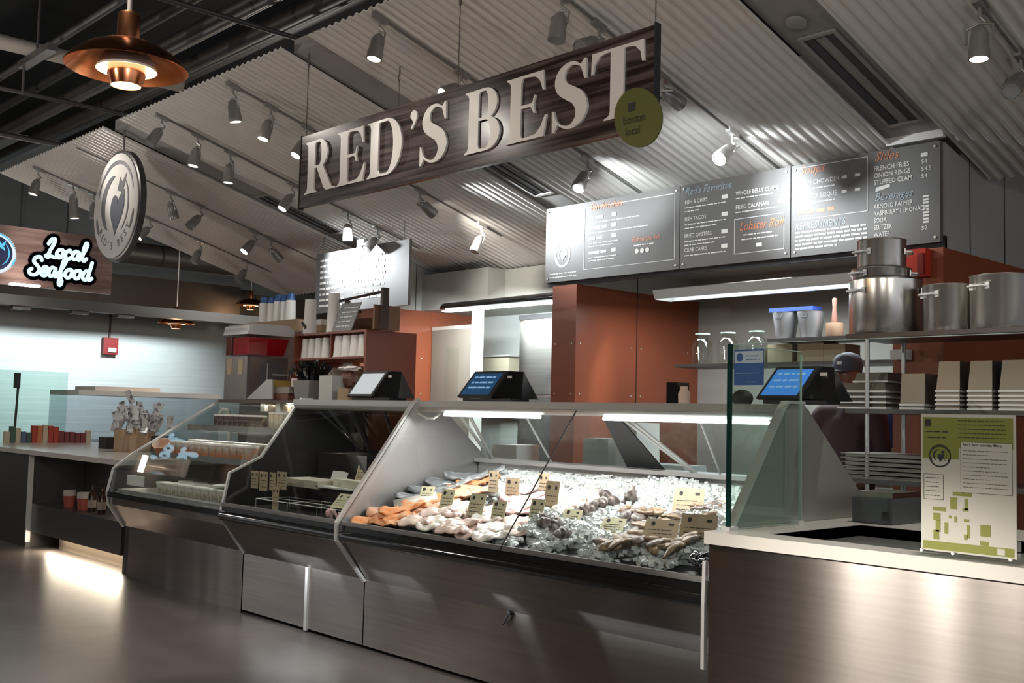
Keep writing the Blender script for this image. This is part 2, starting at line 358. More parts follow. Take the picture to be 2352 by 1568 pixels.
b = MB().box(-16.5, -16, q.y-3, q.y+2.2, q.z-.1, q.z+.42); b.box(-16.5, -16, q.y+2.5, q.y+4.0, q.z-.05, q.z+.32); b.build('duct_run', DUCTB, t)
MB().box(-16.45, -16.1, q.y+2.2, q.y+2.5, q.z, q.z+.4).build('duct_collar', DUCT, t)
tag(MB().tube([(q.x, q.y+1.8, q.z+.8), (q.x, q.y+4.0, q.z+.6)], .18, 16).build('bent_duct', DUCT, smooth=True), 'dark round duct above the wide brown duct', 'duct')
b = MB().box(-12.9, -12.75, 0, 11.58, 2.52, 2.64); tag(b.build('steel_beam', mat('beam_paint', (.10, .10, .10), .5)), 'long dark beam under the seafood sign running to the cup cartons', 'beam')
b = MB().box(-18.99, -18.0, -3, 11.58, 3.05, 3.4); tag(b.build('dark_bulkhead', BLACKM), 'black bulkhead above the pale teal far wall', 'bulkhead')
for i, (px, py) in enumerate(((50, 700), (185, 695), (290, 705))):
    q = ax(px, py, -12.8); tag(MB().box(q.x-.08, q.x+.02, q.y-.10, q.y+.10, 2.48, 2.5195).build('recessed_fitting', PIPE), ['small grey fitting under the far left beam end', 'small grey fitting under the beam below the Local Seafood lettering', 'small grey fitting under the beam right of the seafood sign'][i], 'ceiling fitting')
# added spots without fittings, put in to brighten the teal wall
for y_, e in ((5.6, 70), (8.0, 75)): light('SPOT', 'wall_fill', (-17.1, y_, 3.45), e*5, (.90, .97, 1), (-19, y_, 1.6), spot_size=1.9, spot_blend=.9, shadow_soft_size=.1)
# fire alarm
q = ax(250, 795, -19.0)
t = thing('fire_alarm', 'small red fire alarm with a conduit drop on the pale far wall', 'fire alarm', (-19, q.y, q.z))
AR = mat('alarm_red', (.22, .012, .014), .4)
ab = MB().box(-19, -18.9, q.y-.13, q.y+.13, q.z-.15, q.z+.15).build('alarm_box', AR, t)
MB().box(-18.9, -18.88, q.y-.05, q.y+.09, q.z-.11, q.z-.03).build('strobe_lens', WHITEP, ab)
MB().box(-19, -18.97, q.y-.015, q.y+.015, q.z+.15, 3.05).build('conduit_drop', PIPE, t)
# ------------------------------------------------------------------ hanging big sign
def serif_word():
    """Engraved-looking serif letters as flat polygons: {letter: (polygons, advance)}; cap height 1."""
    def serif(x0, x1, y, up, s=.075):          # bracketed slab under or over a stem
        h = .035; k = 1 if up else -1
        return [(x0-s, y), (x1+s, y), (x1+s, y+h*.6*k), (x1+.02, y+h*1.5*k), (x1, y+h*3.2*k), (x0, y+h*3.2*k), (x0-.02, y+h*1.5*k), (x0-s, y+h*.6*k)]
    def stem(x0, x1): return [[(x0, 0), (x1, 0), (x1, 1), (x0, 1)], serif(x0, x1, 0, True), serif(x0, x1, 1, False)]
    def bowl(x, y0, y1, wx, t, th=.045, n=14):
        cy, ry = (y0+y1)/2, (y1-y0)/2; o = []; xi = x+wx*.36
        P = [(x, y0)]+[(xi+(wx*.64)*math.sin(a), cy-ry*math.cos(a)) for a in [math.pi*i/n for i in range(n+1)]]+[(x, y1)]
        Q = [(x, y0+th)]+[(xi+(wx*.64-t)*math.sin(a), cy-(ry-th)*math.cos(a)) for a in [math.pi*i/n for i in range(n+1)]]+[(x, y1-th)]
        return [[P[i], P[i+1], Q[i+1], Q[i]] for i in range(len(P)-1)]
    S = .19; D = {}
    D['R'] = (stem(.08, .08+S)+bowl(.08+S, .47, 1, .36, .17)+[[(.33, .49), (.50, .50), (.745, .07), (.80, .035), (.86, .035), (.86, 0), (.62, 0), (.55, .05)]], .90)
    ends = lambda x, ya, yb, w_: [[(x-w_, ya), (x, ya), (x, yb)], [(x-w_, ya), (x, yb), (x-.015, yb)]]
    D['E'] = (stem(.08, .08+S)+[[(.2, 1), (.66, 1), (.66, .955), (.2, .955)], [(.2, .045), (.68, .045), (.68, 0), (.2, 0)], [(.27, .545), (.50, .545), (.50, .495), (.27, .495)],
              [(.40, .955), (.66, .97), (.68, .70), (.655, .70), (.60, .86), (.52, .935)], [(.40, .045), (.68, .03), (.73, .32), (.70, .32), (.62, .15), (.54, .065)], [(.43, .52), (.50, .53), (.53, .66), (.505, .66), (.48, .57)], [(.43, .52), (.505, .38), (.53, .38), (.50, .51)]], .78)
    D['D'] = (stem(.08, .08+S)+bowl(.08+S, 0, 1, .56, .20, .045, 20), .93)
    D['B'] = (stem(.08, .08+S)+bowl(.08+S, .49, 1, .36, .17)+bowl(.08+S, 0, .535, .42, .18), .80)
    D['T'] = ([[(.29, 0), (.49, 0), (.49, 1), (.29, 1)], serif(.29, .49, 0, True, .09), [(.0, 1), (.78, 1), (.78, .955), (.0, .955)],
               [(.0, .97), (.20, .955), (.12, .93), (.045, .84), (.02, .70), (-.01, .70)], [(.78, .97), (.58, .955), (.66, .93), (.735, .84), (.76, .70), (.79, .70)]], .84)
    c = [(.555, .80), (.50, .90), (.36, .965), (.215, .90), (.165, .76), (.21, .63), (.34, .53), (.46, .44), (.525, .28), (.475, .12), (.33, .035), (.175, .095), (.10, .20)]
    wd = [.015, .03, .055, .11, .165, .20, .215, .215, .195, .13, .05, .03, .015]; pts = []
    for i in range(len(c)-1):
        for k in range(4):
            f = k/4; p0 = c[max(i-1, 0)]; p1 = c[i]; p2 = c[i+1]; p3 = c[min(i+2, len(c)-1)]
            cr = lambda a, b_, d_, e: .5*(2*b_+(d_-a)*f+(2*a-5*b_+4*d_-e)*f*f+(3*b_-a-3*d_+e)*f**3)
            pts.append((cr(p0[0], p1[0], p2[0], p3[0]), cr(p0[1], p1[1], p2[1], p3[1]), wd[i]+(wd[i+1]-wd[i])*f))
    pts.append((*c[-1], wd[-1])); L = []; Rr = []
    for i, (x, y, w_) in enumerate(pts):
        a = pts[max(i-1, 0)]; e = pts[min(i+1, len(pts)-1)]; dx, dy = e[0]-a[0], e[1]-a[1]; l = math.hypot(dx, dy)
        L.append((x-dy/l*w_/2, y+dx/l*w_/2)); Rr.append((x+dy/l*w_/2, y-dx/l*w_/2))
    D['S'] = ([[L[i], L[i+1], Rr[i+1], Rr[i]] for i in range(len(L)-1)]+[[(.50, .90), (.565, .985), (.59, .985), (.60, .69), (.57, .69), (.53, .82)], [(.145, .11), (.075, .0), (.05, .0), (.045, .32), (.075, .32), (.115, .18)]], .68)
    D["'"] = ([[(.10, .97), (.16, 1.0), (.22, .96), (.235, .88), (.20, .78), (.12, .67), (.10, .69), (.15, .79), (.12, .84), (.08, .90)]], .28)
    D[' '] = ([], .30); return D
SW = serif_word()
t = thing('hanging_banner_sign', "wide dark wood-grain hanging sign with white RED'S BEST lettering", 'sign', (-4.45, 3.65, 2.70))
GR = mat('weathered_wood_print', (.022, .014, .013), .26, 0, noise=((.20, .155, .15), (1.3, 1, 34), .42, .78, 6))
X0, X1, Z0, Z1 = -5.95, -3.015, 2.70, 3.165
MB().box(X0, X1, 3.65, 3.68, Z0, Z1).build('sign_board', GR, t)
fr = (Vector((X0, 3.65, Z0)), UX, UZ); LWH = mat('letter_white', (.78, .77, .75), .4); wtot = sum(SW[ch][1] for ch in "RED'S BEST"); capw = 2.83; hh = .335
x = .075
for ch in "RED'S BEST":
    ps, adv = SW[ch]; k = capw/wtot
    b = MB()
    for pi, pl in enumerate(ps): b.slab([(x+a*k, .075+c_*hh) for a, c_ in pl], fr, .0005, .012+.00007*pi)
    if ps: b.build('raised_letter', LWH, t)
    x += adv*k
b = MB().box(X0-.006, X0, 3.645, 3.685, Z0-.01, Z1+.01).box(X1, X1+.006, 3.645, 3.685, Z0-.01, Z1+.01); b.build('side_rail', BLACKM, t)
b = MB()
for x in (X0+.03, -4.40, X1-.01): b.tube([(x, 3.665, Z1), (x, 3.665, cz(3.66))], .003, 5); b.tube([(x, 3.665, cz(3.66)-.02), (x, 3.665, cz(3.66)-.10)], .008, 6)
b.build('hanging_wire', PIPE, t)
t2 = thing('round_badge', 'round olive green badge fixed on the lower right corner of the big sign', 'badge', (-3.10, 3.64, 2.74))
q = ay(1466, 270, 3.64); GRN = mat('olive_green_print', (.105, .115, .022), .5)
bd = MB().lathe([(.155, 0), (.155, .008)], (q.x, 3.643, q.z), 36, (0, -1, 0), .80, 1).build('badge_disc', GRN, t2)
b = MB(); fr = (Vector((q.x, 3.634, q.z)), UX, UZ); b.rect(fr, -.055, -.015, .035, .075, .002); b.text('boston', fr, -.085, -.02, .055, .002, sx=.85); b.text('local', fr, -.07, -.075, .055, .002, sx=.85)
b.build('badge_print', INKD, bd)
# ------------------------------------------------------------------ round hanging disc with fish emblem
def emblem(b, fr, R, mi_fish, mi_heart, d, sxy=1.0):
    def arc(r0, r1, a0, a1, cx=0, cy=0, n=26, taper=True, e=.6):
        for i in range(n):
            f0, f1 = i/n, (i+1)/n; g = lambda f: math.sin(math.pi*min(1, max(0, f)))**e if taper else 1
            A = lambda f: math.radians(a0+(a1-a0)*f); m_ = (r0+r1)/2; h = (r1-r0)/2
            P = lambda f, s_: (cx+(m_+h*g(f)*s_)*math.cos(A(f))*sxy, cy+(m_+h*g(f)*s_)*math.sin(A(f)))
            b.flat([P(f0, -1), P(f0, 1), P(f1, 1), P(f1, -1)], fr, d)
    b.m = mi_fish
    arc(.84*R, .92*R, 15, 165); arc(.50*R, .68*R, 95, 235, 0, .02*R); arc(.60*R, .66*R, -60, 50, 0, .02*R); arc(.86*R, .95*R, 190, 216); arc(.86*R, .95*R, 324, 350)
    b.flat([(.08*R*sxy, .30*R), (.20*R*sxy, .56*R), (.30*R*sxy, .44*R), (.50*R*sxy, .62*R), (.40*R*sxy, .34*R), (.26*R*sxy, .26*R)], fr, d)
    b.flat([(.36*R*sxy+.09*R*math.cos(k*.524)*sxy, .20*R+.11*R*math.sin(k*.524)) for k in range(12)], fr, d+.0003)
    b.m = mi_heart; h = []
    for i in range(28):
        a = 2*math.pi*i/28; y_ = (13*math.cos(a)-5*math.cos(2*a)-2*math.cos(3*a)-math.cos(4*a)); h.append((.0205*R*16*math.sin(a)**3*sxy+.10*R*sxy+.004*R*y_, .030*R*y_-.14*R))
    b.flat(h, fr, d+.001)
def arc_text(b, s_, fr, r, a0, a1, size, d, flip=True):
    o, u, v = fr; n = len(s_)
    for i, ch in enumerate(s_):
        a = math.radians(a0+(a1-a0)*i/(n-1)); p = o+u*(r*math.cos(a))+v*(r*math.sin(a)); tu = (u*(-math.sin(a))+v*math.cos(a)); tv = -(u*math.cos(a)+v*math.sin(a))
        if not flip: tu, tv = -tu, -tv
        b.text(ch, (p, tu, tv), 0, 0, size, d, 'CENTER')
q = (-8.84, 3.65, 3.085)
t = thing('round_hanging_sign', "thick round white sign with grey fish and heart emblem reading RED'S BEST", 'sign', (q[0], 3.7, q[2]-.47))
MB().lathe([(.455, 0), (.472, .006), (.472, .055), (.455, .06)], (q[0], 3.71, q[2]), 56, (0, -1, 0)).build('drum_rim', mat('dark_sign_rim', (.05, .045, .045), .35, .4), t, True)
face = MB().lathe([(.445, 0), (.445, .012)], (q[0], q[1]+.003, q[2]), 56, (0, -1, 0)).build('sign_face', mat('sign_face_white', (.62, .60, .58), .18, coat=.5), t)
b = MB(); fr = (Vector((q[0], q[1]-.010, q[2])), UX, UZ)
DG = mat('emblem_grey', (.12, .12, .13), .35); LG = mat('heart_slate', (.075, .08, .10), .4)
b2 = MB(); emblem(b2, fr, .42, 0, 1, .002); b2.m = 0; arc_text(b2, "RED'S BEST", fr, .372, 216, 324, .092, .002); build_split(b2, ['fish_print', 'heart_print'], [DG, LG], face)
MB().tube([(q[0], 3.69, q[2]+.47), (q[0], 3.69, cz(3.69)+.02)], .01, 8).build('hanging_rod', PIPE, t)
light('SPOT', 'track_or_added_beam', (-9.3, 2.9, 3.68), 55, WARM, (-8.84, 3.65, 3.3), spot_size=.75, spot_blend=.8, shadow_soft_size=.03)  # added beam with no fitting, brightens the disc face
# ------------------------------------------------------------------ lit seafood sign on the far stall
t = thing('lit_seafood_sign', 'wood-grain far stall sign with glowing Local Seafood script and fish roundel', 'sign', (-12.5, 4.2, 2.7))
MB().box(-12.56, -12.5, 3.2, 5.15, 2.72, 3.38).build('sign_board', mat('pinkish_wood_print', (.13, .075, .065), .3, 0, noise=((.32, .22, .20), (1, 1.2, 16), .35, .75, 5)), t)
fr = (Vector((-12.5, 3.2, 2.72)), UYm, UZ)
def stroke(b, pts, fr, wd, d, n=7):
    P = []
    for i in range(len(pts)-1):
        for k in range(n):
            f = k/n; p0 = pts[max(i-1, 0)]; p1 = pts[i]; p2 = pts[i+1]; p3 = pts[min(i+2, len(pts)-1)]
            P.append(tuple(.5*(2*p1[j]+(p2[j]-p0[j])*f+(2*p0[j]-5*p1[j]+4*p2[j]-p3[j])*f*f+(3*p1[j]-p0[j]-3*p2[j]+p3[j])*f**3) for j in (0, 1)))
    P.append(pts[-1]); o, u, v = fr; nn = u.cross(v)
    for i, p in enumerate(P):
        if i+1 < len(P):
            q_ = P[i+1]; dx, dy = q_[0]-p[0], q_[1]-p[1]; l = math.hypot(dx, dy) or 1; a, c_ = -dy/l*wd/2, dx/l*wd/2
            b.flat([(p[0]+a, p[1]+c_), (p[0]-a, p[1]-c_), (q_[0]-a, q_[1]-c_), (q_[0]+a, q_[1]+c_)], fr, d)
        b.flat([(p[0]+wd/2*math.cos(2*math.pi*k/10), p[1]+wd/2*math.sin(2*math.pi*k/10)) for k in range(10)], fr, d+.0004)
SCR = {'L': [[(.05, .85), (.2, 1.15), (.42, 1.2), (.40, .9), (.25, .5), (.15, .15), (.0, .05), (.12, -.02), (.35, .05), (.6, .0), (.8, .18)]],
 'o': [[(.38, .55), (.15, .5), (.05, .25), (.18, .02), (.38, .08), (.46, .35), (.38, .55), (.5, .42), (.62, .45)]],
 'c': [[(.42, .42), (.3, .58), (.08, .42), (.08, .12), (.28, 0), (.52, .15)]],
 'a': [[(.42, .5), (.2, .56), (.05, .28), (.14, .02), (.36, .12), (.44, .5), (.42, .12), (.5, 0), (.64, .15)]],
 'l': [[(0, .15), (.2, .6), (.32, 1.1), (.2, 1.15), (.12, .7), (.14, .1), (.28, 0), (.4, .15)]],
 'S': [[(.62, .95), (.5, 1.15), (.22, 1.08), (.16, .82), (.4, .6), (.58, .35), (.42, .03), (.12, 0), (-.04, .2), (.1, .36)]],
 'e': [[(.02, .2), (.3, .3), (.4, .48), (.22, .56), (.06, .35), (.1, .05), (.3, 0), (.52, .18)]],
 'f': [[(.05, .15), (.32, .75), (.42, 1.1), (.28, 1.12), (.2, .5), (.18, -.35), (.3, -.5), (.36, -.25), (.22, .05), (.5, .2)]],
 'd': [[(.42, .5), (.2, .56), (.05, .28), (.14, .02), (.36, .12), (.52, 1.15), (.42, .15), (.52, 0), (.66, .12)]]}
ADV = {'L': .62, 'o': .56, 'c': .48, 'a': .58, 'l': .36, 'S': .66, 'e': .46, 'f': .44, 'd': .6}
def script(b, word, x, y, h, wd, d, fr, slope=0.0):
    x0 = x
    for ch in word:
        for st in SCR[ch]: stroke(b, [(x+(px_+py_*.12)*h, y+py_*h+(x-x0)*slope) for px_, py_ in st], fr, wd, d)
        x += ADV[ch]*h
NAVY = mat('navy_sign_backing', (.02, .025, .075), .3)
b = MB()
for wd, d in ((.125, .004),):
    script(b, 'Local', 1.17, .36, .175, wd, d, fr); script(b, 'Seafood', 1.0, .14, .18, wd, d, fr)
b.build('lettering_backing', NAVY, t)
b = MB(); script(b, 'Local', 1.17, .36, .175, .042, .012, fr); script(b, 'Seafood', 1.0, .14, .18, .042, .012, fr)
b.build('glowing_lettering', emis('letter_glow', (.50, .80, 1.0), 1.5), t)
b = MB(); ro = Vector((-12.495, 3.2+.62, 2.72+.335)); rfr = (ro, UYm, UZ)
for i in range(60):
    a0, a1 = math.radians(i*6), math.radians(i*6+6); b.flat([(.225*math.cos(a0), .225*math.sin(a0)), (.24*math.cos((a0+a1)/2), .24*math.sin((a0+a1)/2)), (.225*math.cos(a1), .225*math.sin(a1)), (0, 0)], rfr, .0)
b.m = 1; b.flat([(.195*math.cos(math.radians(i*8)), .195*math.sin(math.radians(i*8))) for i in range(45)], rfr, .003)
b2 = MB(); b2.v, b2.f, b2.mi = b.v, b.f, b.mi; b2.m = 2; emblem(b2, (ro, UYm, UZ), .25, 2, 1, .006)
b2.build('fish_roundel', [emis('roundel_white', (.8, .9, 1), .9), NAVY, emis('roundel_blue', (.12, .55, .80), 1.0)], t)
MB().box(-12.35, -12.25, 3.95, 4.25, 2.70, 2.72).build('sign_light', LENS, t)
light('SPOT', 'seafood_sign_lamp', (-11.9, 4.25, 3.75), 20, WARM, (-12.5, 4.2, 3.0), spot_size=1.2, spot_blend=.8, shadow_soft_size=.03)
# ------------------------------------------------------------------ copper pendant lamps
pq = ay(291, 158, 1.83)+Vector((0, 0, -.01))
def pendant(name, c, s, label, stem_to, power):
    c = Vector(c); t = thing(name, label, 'lamp', tuple(c), None)
    L = lambda pr: [(r*s, h*s) for r, h in pr]
    MB().lathe(L([(.018, .255), (.05, .25), (.055, .24), (.055, .10), (.06, .095), (.05, .09), (.045, .23), (.018, .24)]), c, 28).build('socket_cup', COPPER, t, True)
    MB().lathe(L([(.06, .098), (.12, .095), (.20, .06), (.275, .005), (.30, -.035), (.297, -.037), (.27, -.002), (.195, .05), (.12, .082), (.06, .088)]), c, 48).build('wide_shade', COPPER, t, True)
    MB().lathe(L([(.055, .06), (.10, .05), (.135, .0), (.148, -.045), (.145, -.046), (.13, -.002), (.095, .045), (.055, .055)]), c, 40).build('middle_shade', SHADEIN, t, True)
    MB().lathe(L([(.085, .0), (.095, -.02), (.092, -.07), (.075, -.125), (.072, -.125), (.089, -.07), (.091, -.02), (.083, 0)]), c, 40).build('lower_shade', COPPER, t, True)
    MB().lathe(L([(.03, -.118), (.073, -.12), (.073, -.114), (.03, -.112)]), c, 28).build('glowing_bulb', emis('bulb_glow_'+name, (1, .72, .45), 9), t)
    MB().lathe(L([(.086, .004), (.142, -.040), (.142, -.036), (.086, .008)]), c, 28).build('glowing_gap', emis('gap_glow_'+name, (1, .88, .76), 2.2), t)
    MB().tube([c+Vector((0, 0, .24*s)), Vector((c.x, c.y, stem_to))], .012*s, 10).build('stem', mat('pale_stem', (.55, .50, .46), .35, .6), t, True)
    light('POINT', 'pendant_glow', c+Vector((0, 0, -.2*s)), power, (1, .62, .32), shadow_soft_size=.06)
    return t
q = ay(291, 158, 1.83); pendant('copper_pendant_lamp', (q.x, q.y, q.z+.03), .84, 'large layered copper pendant lamp hanging nearest at the top left', 6.0, 14)
light('POINT', 'pendant_inner_glow', (pq.x, pq.y, pq.z), 3, (1, .62, .32), shadow_soft_size=.03)
q = ax(405, 738, -14.0); pendant('copper_pendant_lamp', q, .82, 'small distant copper pendant lamp in front of the teal wall', 6.0, 12)
q = ax(576, 697, -15.5); pendant('copper_pendant_lamp', q, .82, 'small distant copper pendant lamp just left of the cup cartons', 6.0, 12)
# ------------------------------------------------------------------ spotlights on their tracks
TX = [-10.82, -9.72, -8.08, -6.91, -5.08, -3.90, -2.10]
for i, x in enumerate(TX):
    b = MB(); y0, y1 = 3.62, 6.3 if i != 6 else 6.0
    b.prismx([(y0, cz(y0)-.008), (y1, cz(y1)-.008), (y1, cz(y1)-.020), (y0, cz(y0)-.020)], x-.006, x+.006)
    tag(b.build('lamp_track', mat('track_grey', (.16, .155, .15), .5) if i == 0 else bpy.data.materials['track_grey']), 'thin dark lamp track on the sloping ceiling, %s from the left' % ORD[i], 'light track', 'ceiling lamp tracks')
# (track, pixel of the mount, pixel of the lens, lit: 2 bright 1 dim 0 off, white?)
SP = [(4, 873, 50, 864, 112, 1, 0), (4, 1060, 165, 1028, 212, 1, 0), (3, 535, 200, 536, 240, 2, 0), (3, 622, 240, 613, 294, 1, 0), (2, 372, 268, 360, 308, 0, 0),
      (2, 455, 308, 450, 352, 1, 0), (2, 530, 345, 527, 389, 1, 0), (3, 705, 288, 695, 332, 1, 0), (2, 672, 408, 666, 452, 1, 0), (5, 1290, -8, 1284, 55, 0, 0),
      (5, 1376, 55, 1368, 96, 0, 0), (0, 88, 400, 78, 438, 1, 0), (0, 215, 452, 216, 488, 0, 0), (0, 345, 502, 331, 533, 1, 0), (1, 392, 440, 395, 478, 0, 0), (1, 462, 468, 455, 500, 0, 0),
      (1, 585, 522, 578, 548, 2, 0), (1, 622, 538, 628, 565, 2, 0), (0, 460, 545, 455, 580, 0, 0), (0, 565, 590, 560, 615, 0, 0), (2, 800, 472, 799, 512, 0, 0),
      (2, 868, 500, 864, 532, 0, 0), (3, 965, 430, 976, 452, 2, 0), (3, 1107, 492, 1103, 535, 0, 1), (4, 1350, 350, 1343, 390, 0, 0), (5, 1522, 165, 1530, 215, 0, 0), (5, 1683, 277, 1672, 325, 0, 1), (6, 2250, -10, 2250, 42, 2, 0), (6, 2345, 120, 2338, 160, 0, 0), (0, 172, 350, 174, 376, 3, 0)]
cnt = {}
for k, (ti, mx, my, lx, ly, lit, wh) in enumerate(SP):
    d = ray(mx, my); t_ = TX[ti]/d.x; m0 = O_+d*t_
    m0 = Vector((TX[ti], m0.y, cz(m0.y)-.03)) if abs(m0.z-cz(m0.y)) < .35 else Vector((TX[ti], m0.y, cz(m0.y)-.03))
    d2 = ray(lx, ly); l0 = O_+d2*(TX[ti]/d2.x); dirv = l0-m0
    n_ = cnt.get(ti, 0)
    st = {3: 'glaring bright', 2: 'brightly lit', 1: 'lit', 0: 'unlit'}[lit]
    where = {2: ', pointing down', 1: ', pointing down', 3: ' at the far left', 0: ''}[lit]
    t = thing('track_spotlight', None, 'spotlight', tuple(m0), 'spotlights on the ceiling tracks')
    SP[k] = SP[k]+(t, m0, st, 'white' if wh else 'grey'); cnt[ti] = n_+1
    ln = max(dirv.length, .2); dv = dirv.normalized(); body = SPOTW if wh else SPOTM
    MB().obox(m0+Vector((0, 0, .012)), (.018, 0, 0), (0, .05, -.014), (0, 0, .016)).build('track_adapter', body, t)
    e = m0+Vector((0, 0, -.075)); MB().tube([m0, m0+Vector((.0, .0, -.045)), e+Vector((.02, .02, 0))], .009, 8).build('arm', body, t)
    cdir = (l0-e); L_ = max(.16, min(.24, cdir.length)); cdir.normalize() if cdir.length > .01 else None
    if cdir.z > -.1: cdir = Vector((dv.x, dv.y, -.5)).normalized()
    a0 = e+cdir*.015
    MB().lathe([(.016, 0), (.034, .02), (.042, .05), (.044, L_-.05), (.047, L_-.045), (.047, L_), (.041, L_), (.039, L_-.012), (.0, L_-.012)], a0, 20, cdir).build('lamp_can', body, t, True)
    side = cdir.cross(Vector((0, 0, 1))); side = side.normalized() if side.length > .05 else Vector((1, 0, 0))
    MB().tube([e, e+side*.062+cdir*.02, e+side*.062+cdir*.09], .006, 6).tube([e, e-side*.062+cdir*.02, e-side*.062+cdir*.09], .006, 6).build('yoke', body, t)
    MB().lathe([(.0, L_-.011), (.039, L_-.011), (.039, L_-.004), (.0, L_-.004)], a0, 20, cdir).build('lens', {3: LENS, 2: LENS, 1: LENSD, 0: LENSOFF}[lit], t)
    SP[k] += (a0+cdir*(L_+.01), cdir)
for ti in range(7):
    rows = sorted([s for s in SP if s[0] == ti], key=lambda s: s[8].y)
    for j, s in enumerate(rows):
        s[7]['label'] = '%s %s spotlight on the %s ceiling track from the left, %s from the front' % (s[9], s[10], ORD[ti], ORD[j])
# real light from the lit lamps
for s in SP:
    lit = s[5]; p, dr = s[11], s[12]
    if lit == 0: continue
    aim = p+dr*3
    if lit == 3: light('SPOT', 'track_or_added_beam', p, 70, WARM, p+(Vector((0, 0, 1.3))-p).normalized()*3, spot_size=1.3, spot_blend=.6, shadow_soft_size=.04)
    elif lit == 2: light('SPOT', 'track_or_added_beam', p, 60, WARM, aim, spot_size=1.5, spot_blend=.6, shadow_soft_size=.04)
    else: light('SPOT', 'track_or_added_beam', p, 32, WARM, aim, spot_size=.9, spot_blend=.5, shadow_soft_size=.04)
# lamps turned to the menu boards and sign
def beam(p, aim, e, size, blend=.7, col=COOL, r=.04): return light('SPOT', 'track_or_added_beam', p, e, col, aim, spot_size=size, spot_blend=blend, shadow_soft_size=r)
MENU = [None]
LB = Vector((-8.55, 5.45, cz(5.45)-.25))
# ================================================================== MENU BOARDS
def mframe(x0): return (Vector((x0, 5.985, 2.46)), UX, UZ)
MW, MO, MBl = (mat('menu_white_print', (.80, .78, .74), .5), mat('menu_orange_print', (.62, .20, .09), .5), mat('menu_blue_print', (.30, .38, .44), .5))
def board(name, x0, x1, label, fn, z0=2.46, z1=3.055):
    t = thing(name, label, 'menu board', ((x0+x1)/2, 6.0, z0), 'menu boards over the kitchen')
    pn = MB().box(x0, x1, 5.985, 6.02, z0, z1).build('board_panel', CHAR, t)
    b = MB(); fn(b, mframe(x0), x1-x0, z1-z0); build_split(b, ['white_print', 'orange_print', 'blue_print'], [MW, MO, MBl], pn)
    b = MB()
    for xx in (x0+.03, x1-.03):
        for zz in (z0+.03, z1-.03): b.lathe([(.008, 0), (.008, .006)], (xx, 5.984, zz), 8, (0, -1, 0))
    b.build('fixing_screws', TRIM, pn); return t
R1 = random.Random(3)
def m1(b, f, W, Hh):
    b.m = 0; o = (f[0]+UX*.19+UZ*.21, UX, UZ)
    for i in range(40):
        a0, a1 = math.radians(i*9), math.radians(i*9+9)
        b.flat([(.085*math.cos(a0), .10*math.sin(a0)), (.085*math.cos(a1), .10*math.sin(a1)), (.068*math.cos(a1), .083*math.sin(a1)), (.068*math.cos(a0), .083*math.sin(a0))], o, .002)
    emblem(b, o, .075, 0, 0, .002)
    for k in range(2): b.bars(f, .05, .06-.028*k, .30, .012, .002, R1)
    b.frame(f, .42, 1.30, .07, .55, .004, .002); b.m = 1
    b.rect(f, .46, .72, .53, .56, .0015) if False else None
    b.text('Sandwiches', f, .47, .525, .075, .003, shear=.35, sx=.95)
    b.text('Follow the fish', f, .90, .235, .052, .003, shear=.35, sx=.85); b.m = 0
    for k, (y, ww) in enumerate(((.455, .50), (.375, .58), (.295, .30), (.185, .28))):
        b.bars(f, .47, y, .18, .026, .002, R1, .8); b.rect(f, .70, .745, y, y+.028, .002); b.bars(f, .47, y-.032, ww, .012, .002, R1)
        if k > 1: b.bars(f, .47, y-.055, .26, .012, .002, R1)
    b.bars(f, .92, .205, .20, .012, .002, R1)
    for k in range(3): b.flat([(.95+.05*k+.019*math.cos(a*math.pi/6), .165+.019*math.sin(a*math.pi/6)) for a in range(12)], f, .002)
def m2(b, f, W, Hh):
    b.m = 2; b.text("Red's Favorites", f, .04, .52, .075, .003, shear=.35, sx=.85)
    b.m = 0
    for k, (s_, y) in enumerate((('FISH & CHIPS', .455), ('FISH TACOS', .335), ('FRIED OYSTERS', .215), ('CRAB CAKES', .115))):
        b.text(s_, f, .04, y, .040, .002, sx=.85); b.rect(f, .355, .405, y-.002, y+.026, .002)
        b.bars(f, .04, y-.030, .35, .012, .002, R1)
        if k < 3: b.bars(f, .04, y-.056, .27 if k else .13, .012, .002, R1)
    b.text('WHOLE BELLY CLAMS', f, .47, .46, .040, .002, sx=.85, bold=.01); b.rect(f, .83, .855, .455, .49, .002); b.bars(f, .47, .435, .30, .012, .002, R1)
    b.text('FRIED CALAMARI', f, .47, .365, .040, .002, sx=.85, bold=.01); b.bars(f, .80, .365, .055, .028, .002, R1, 1); b.bars(f, .47, .34, .33, .012, .002, R1)
    b.frame(f, .46, .85, .06, .30, .004, .002); b.m = 1; b.text('Lobster Roll', f, .50, .215, .085, .003, shear=.35, sx=.80); b.m = 0
    b.bars(f, .53, .18, .24, .012, .002, R1); b.bars(f, .52, .15, .28, .012, .002, R1); b.rect(f, .635, .68, .095, .12, .002)
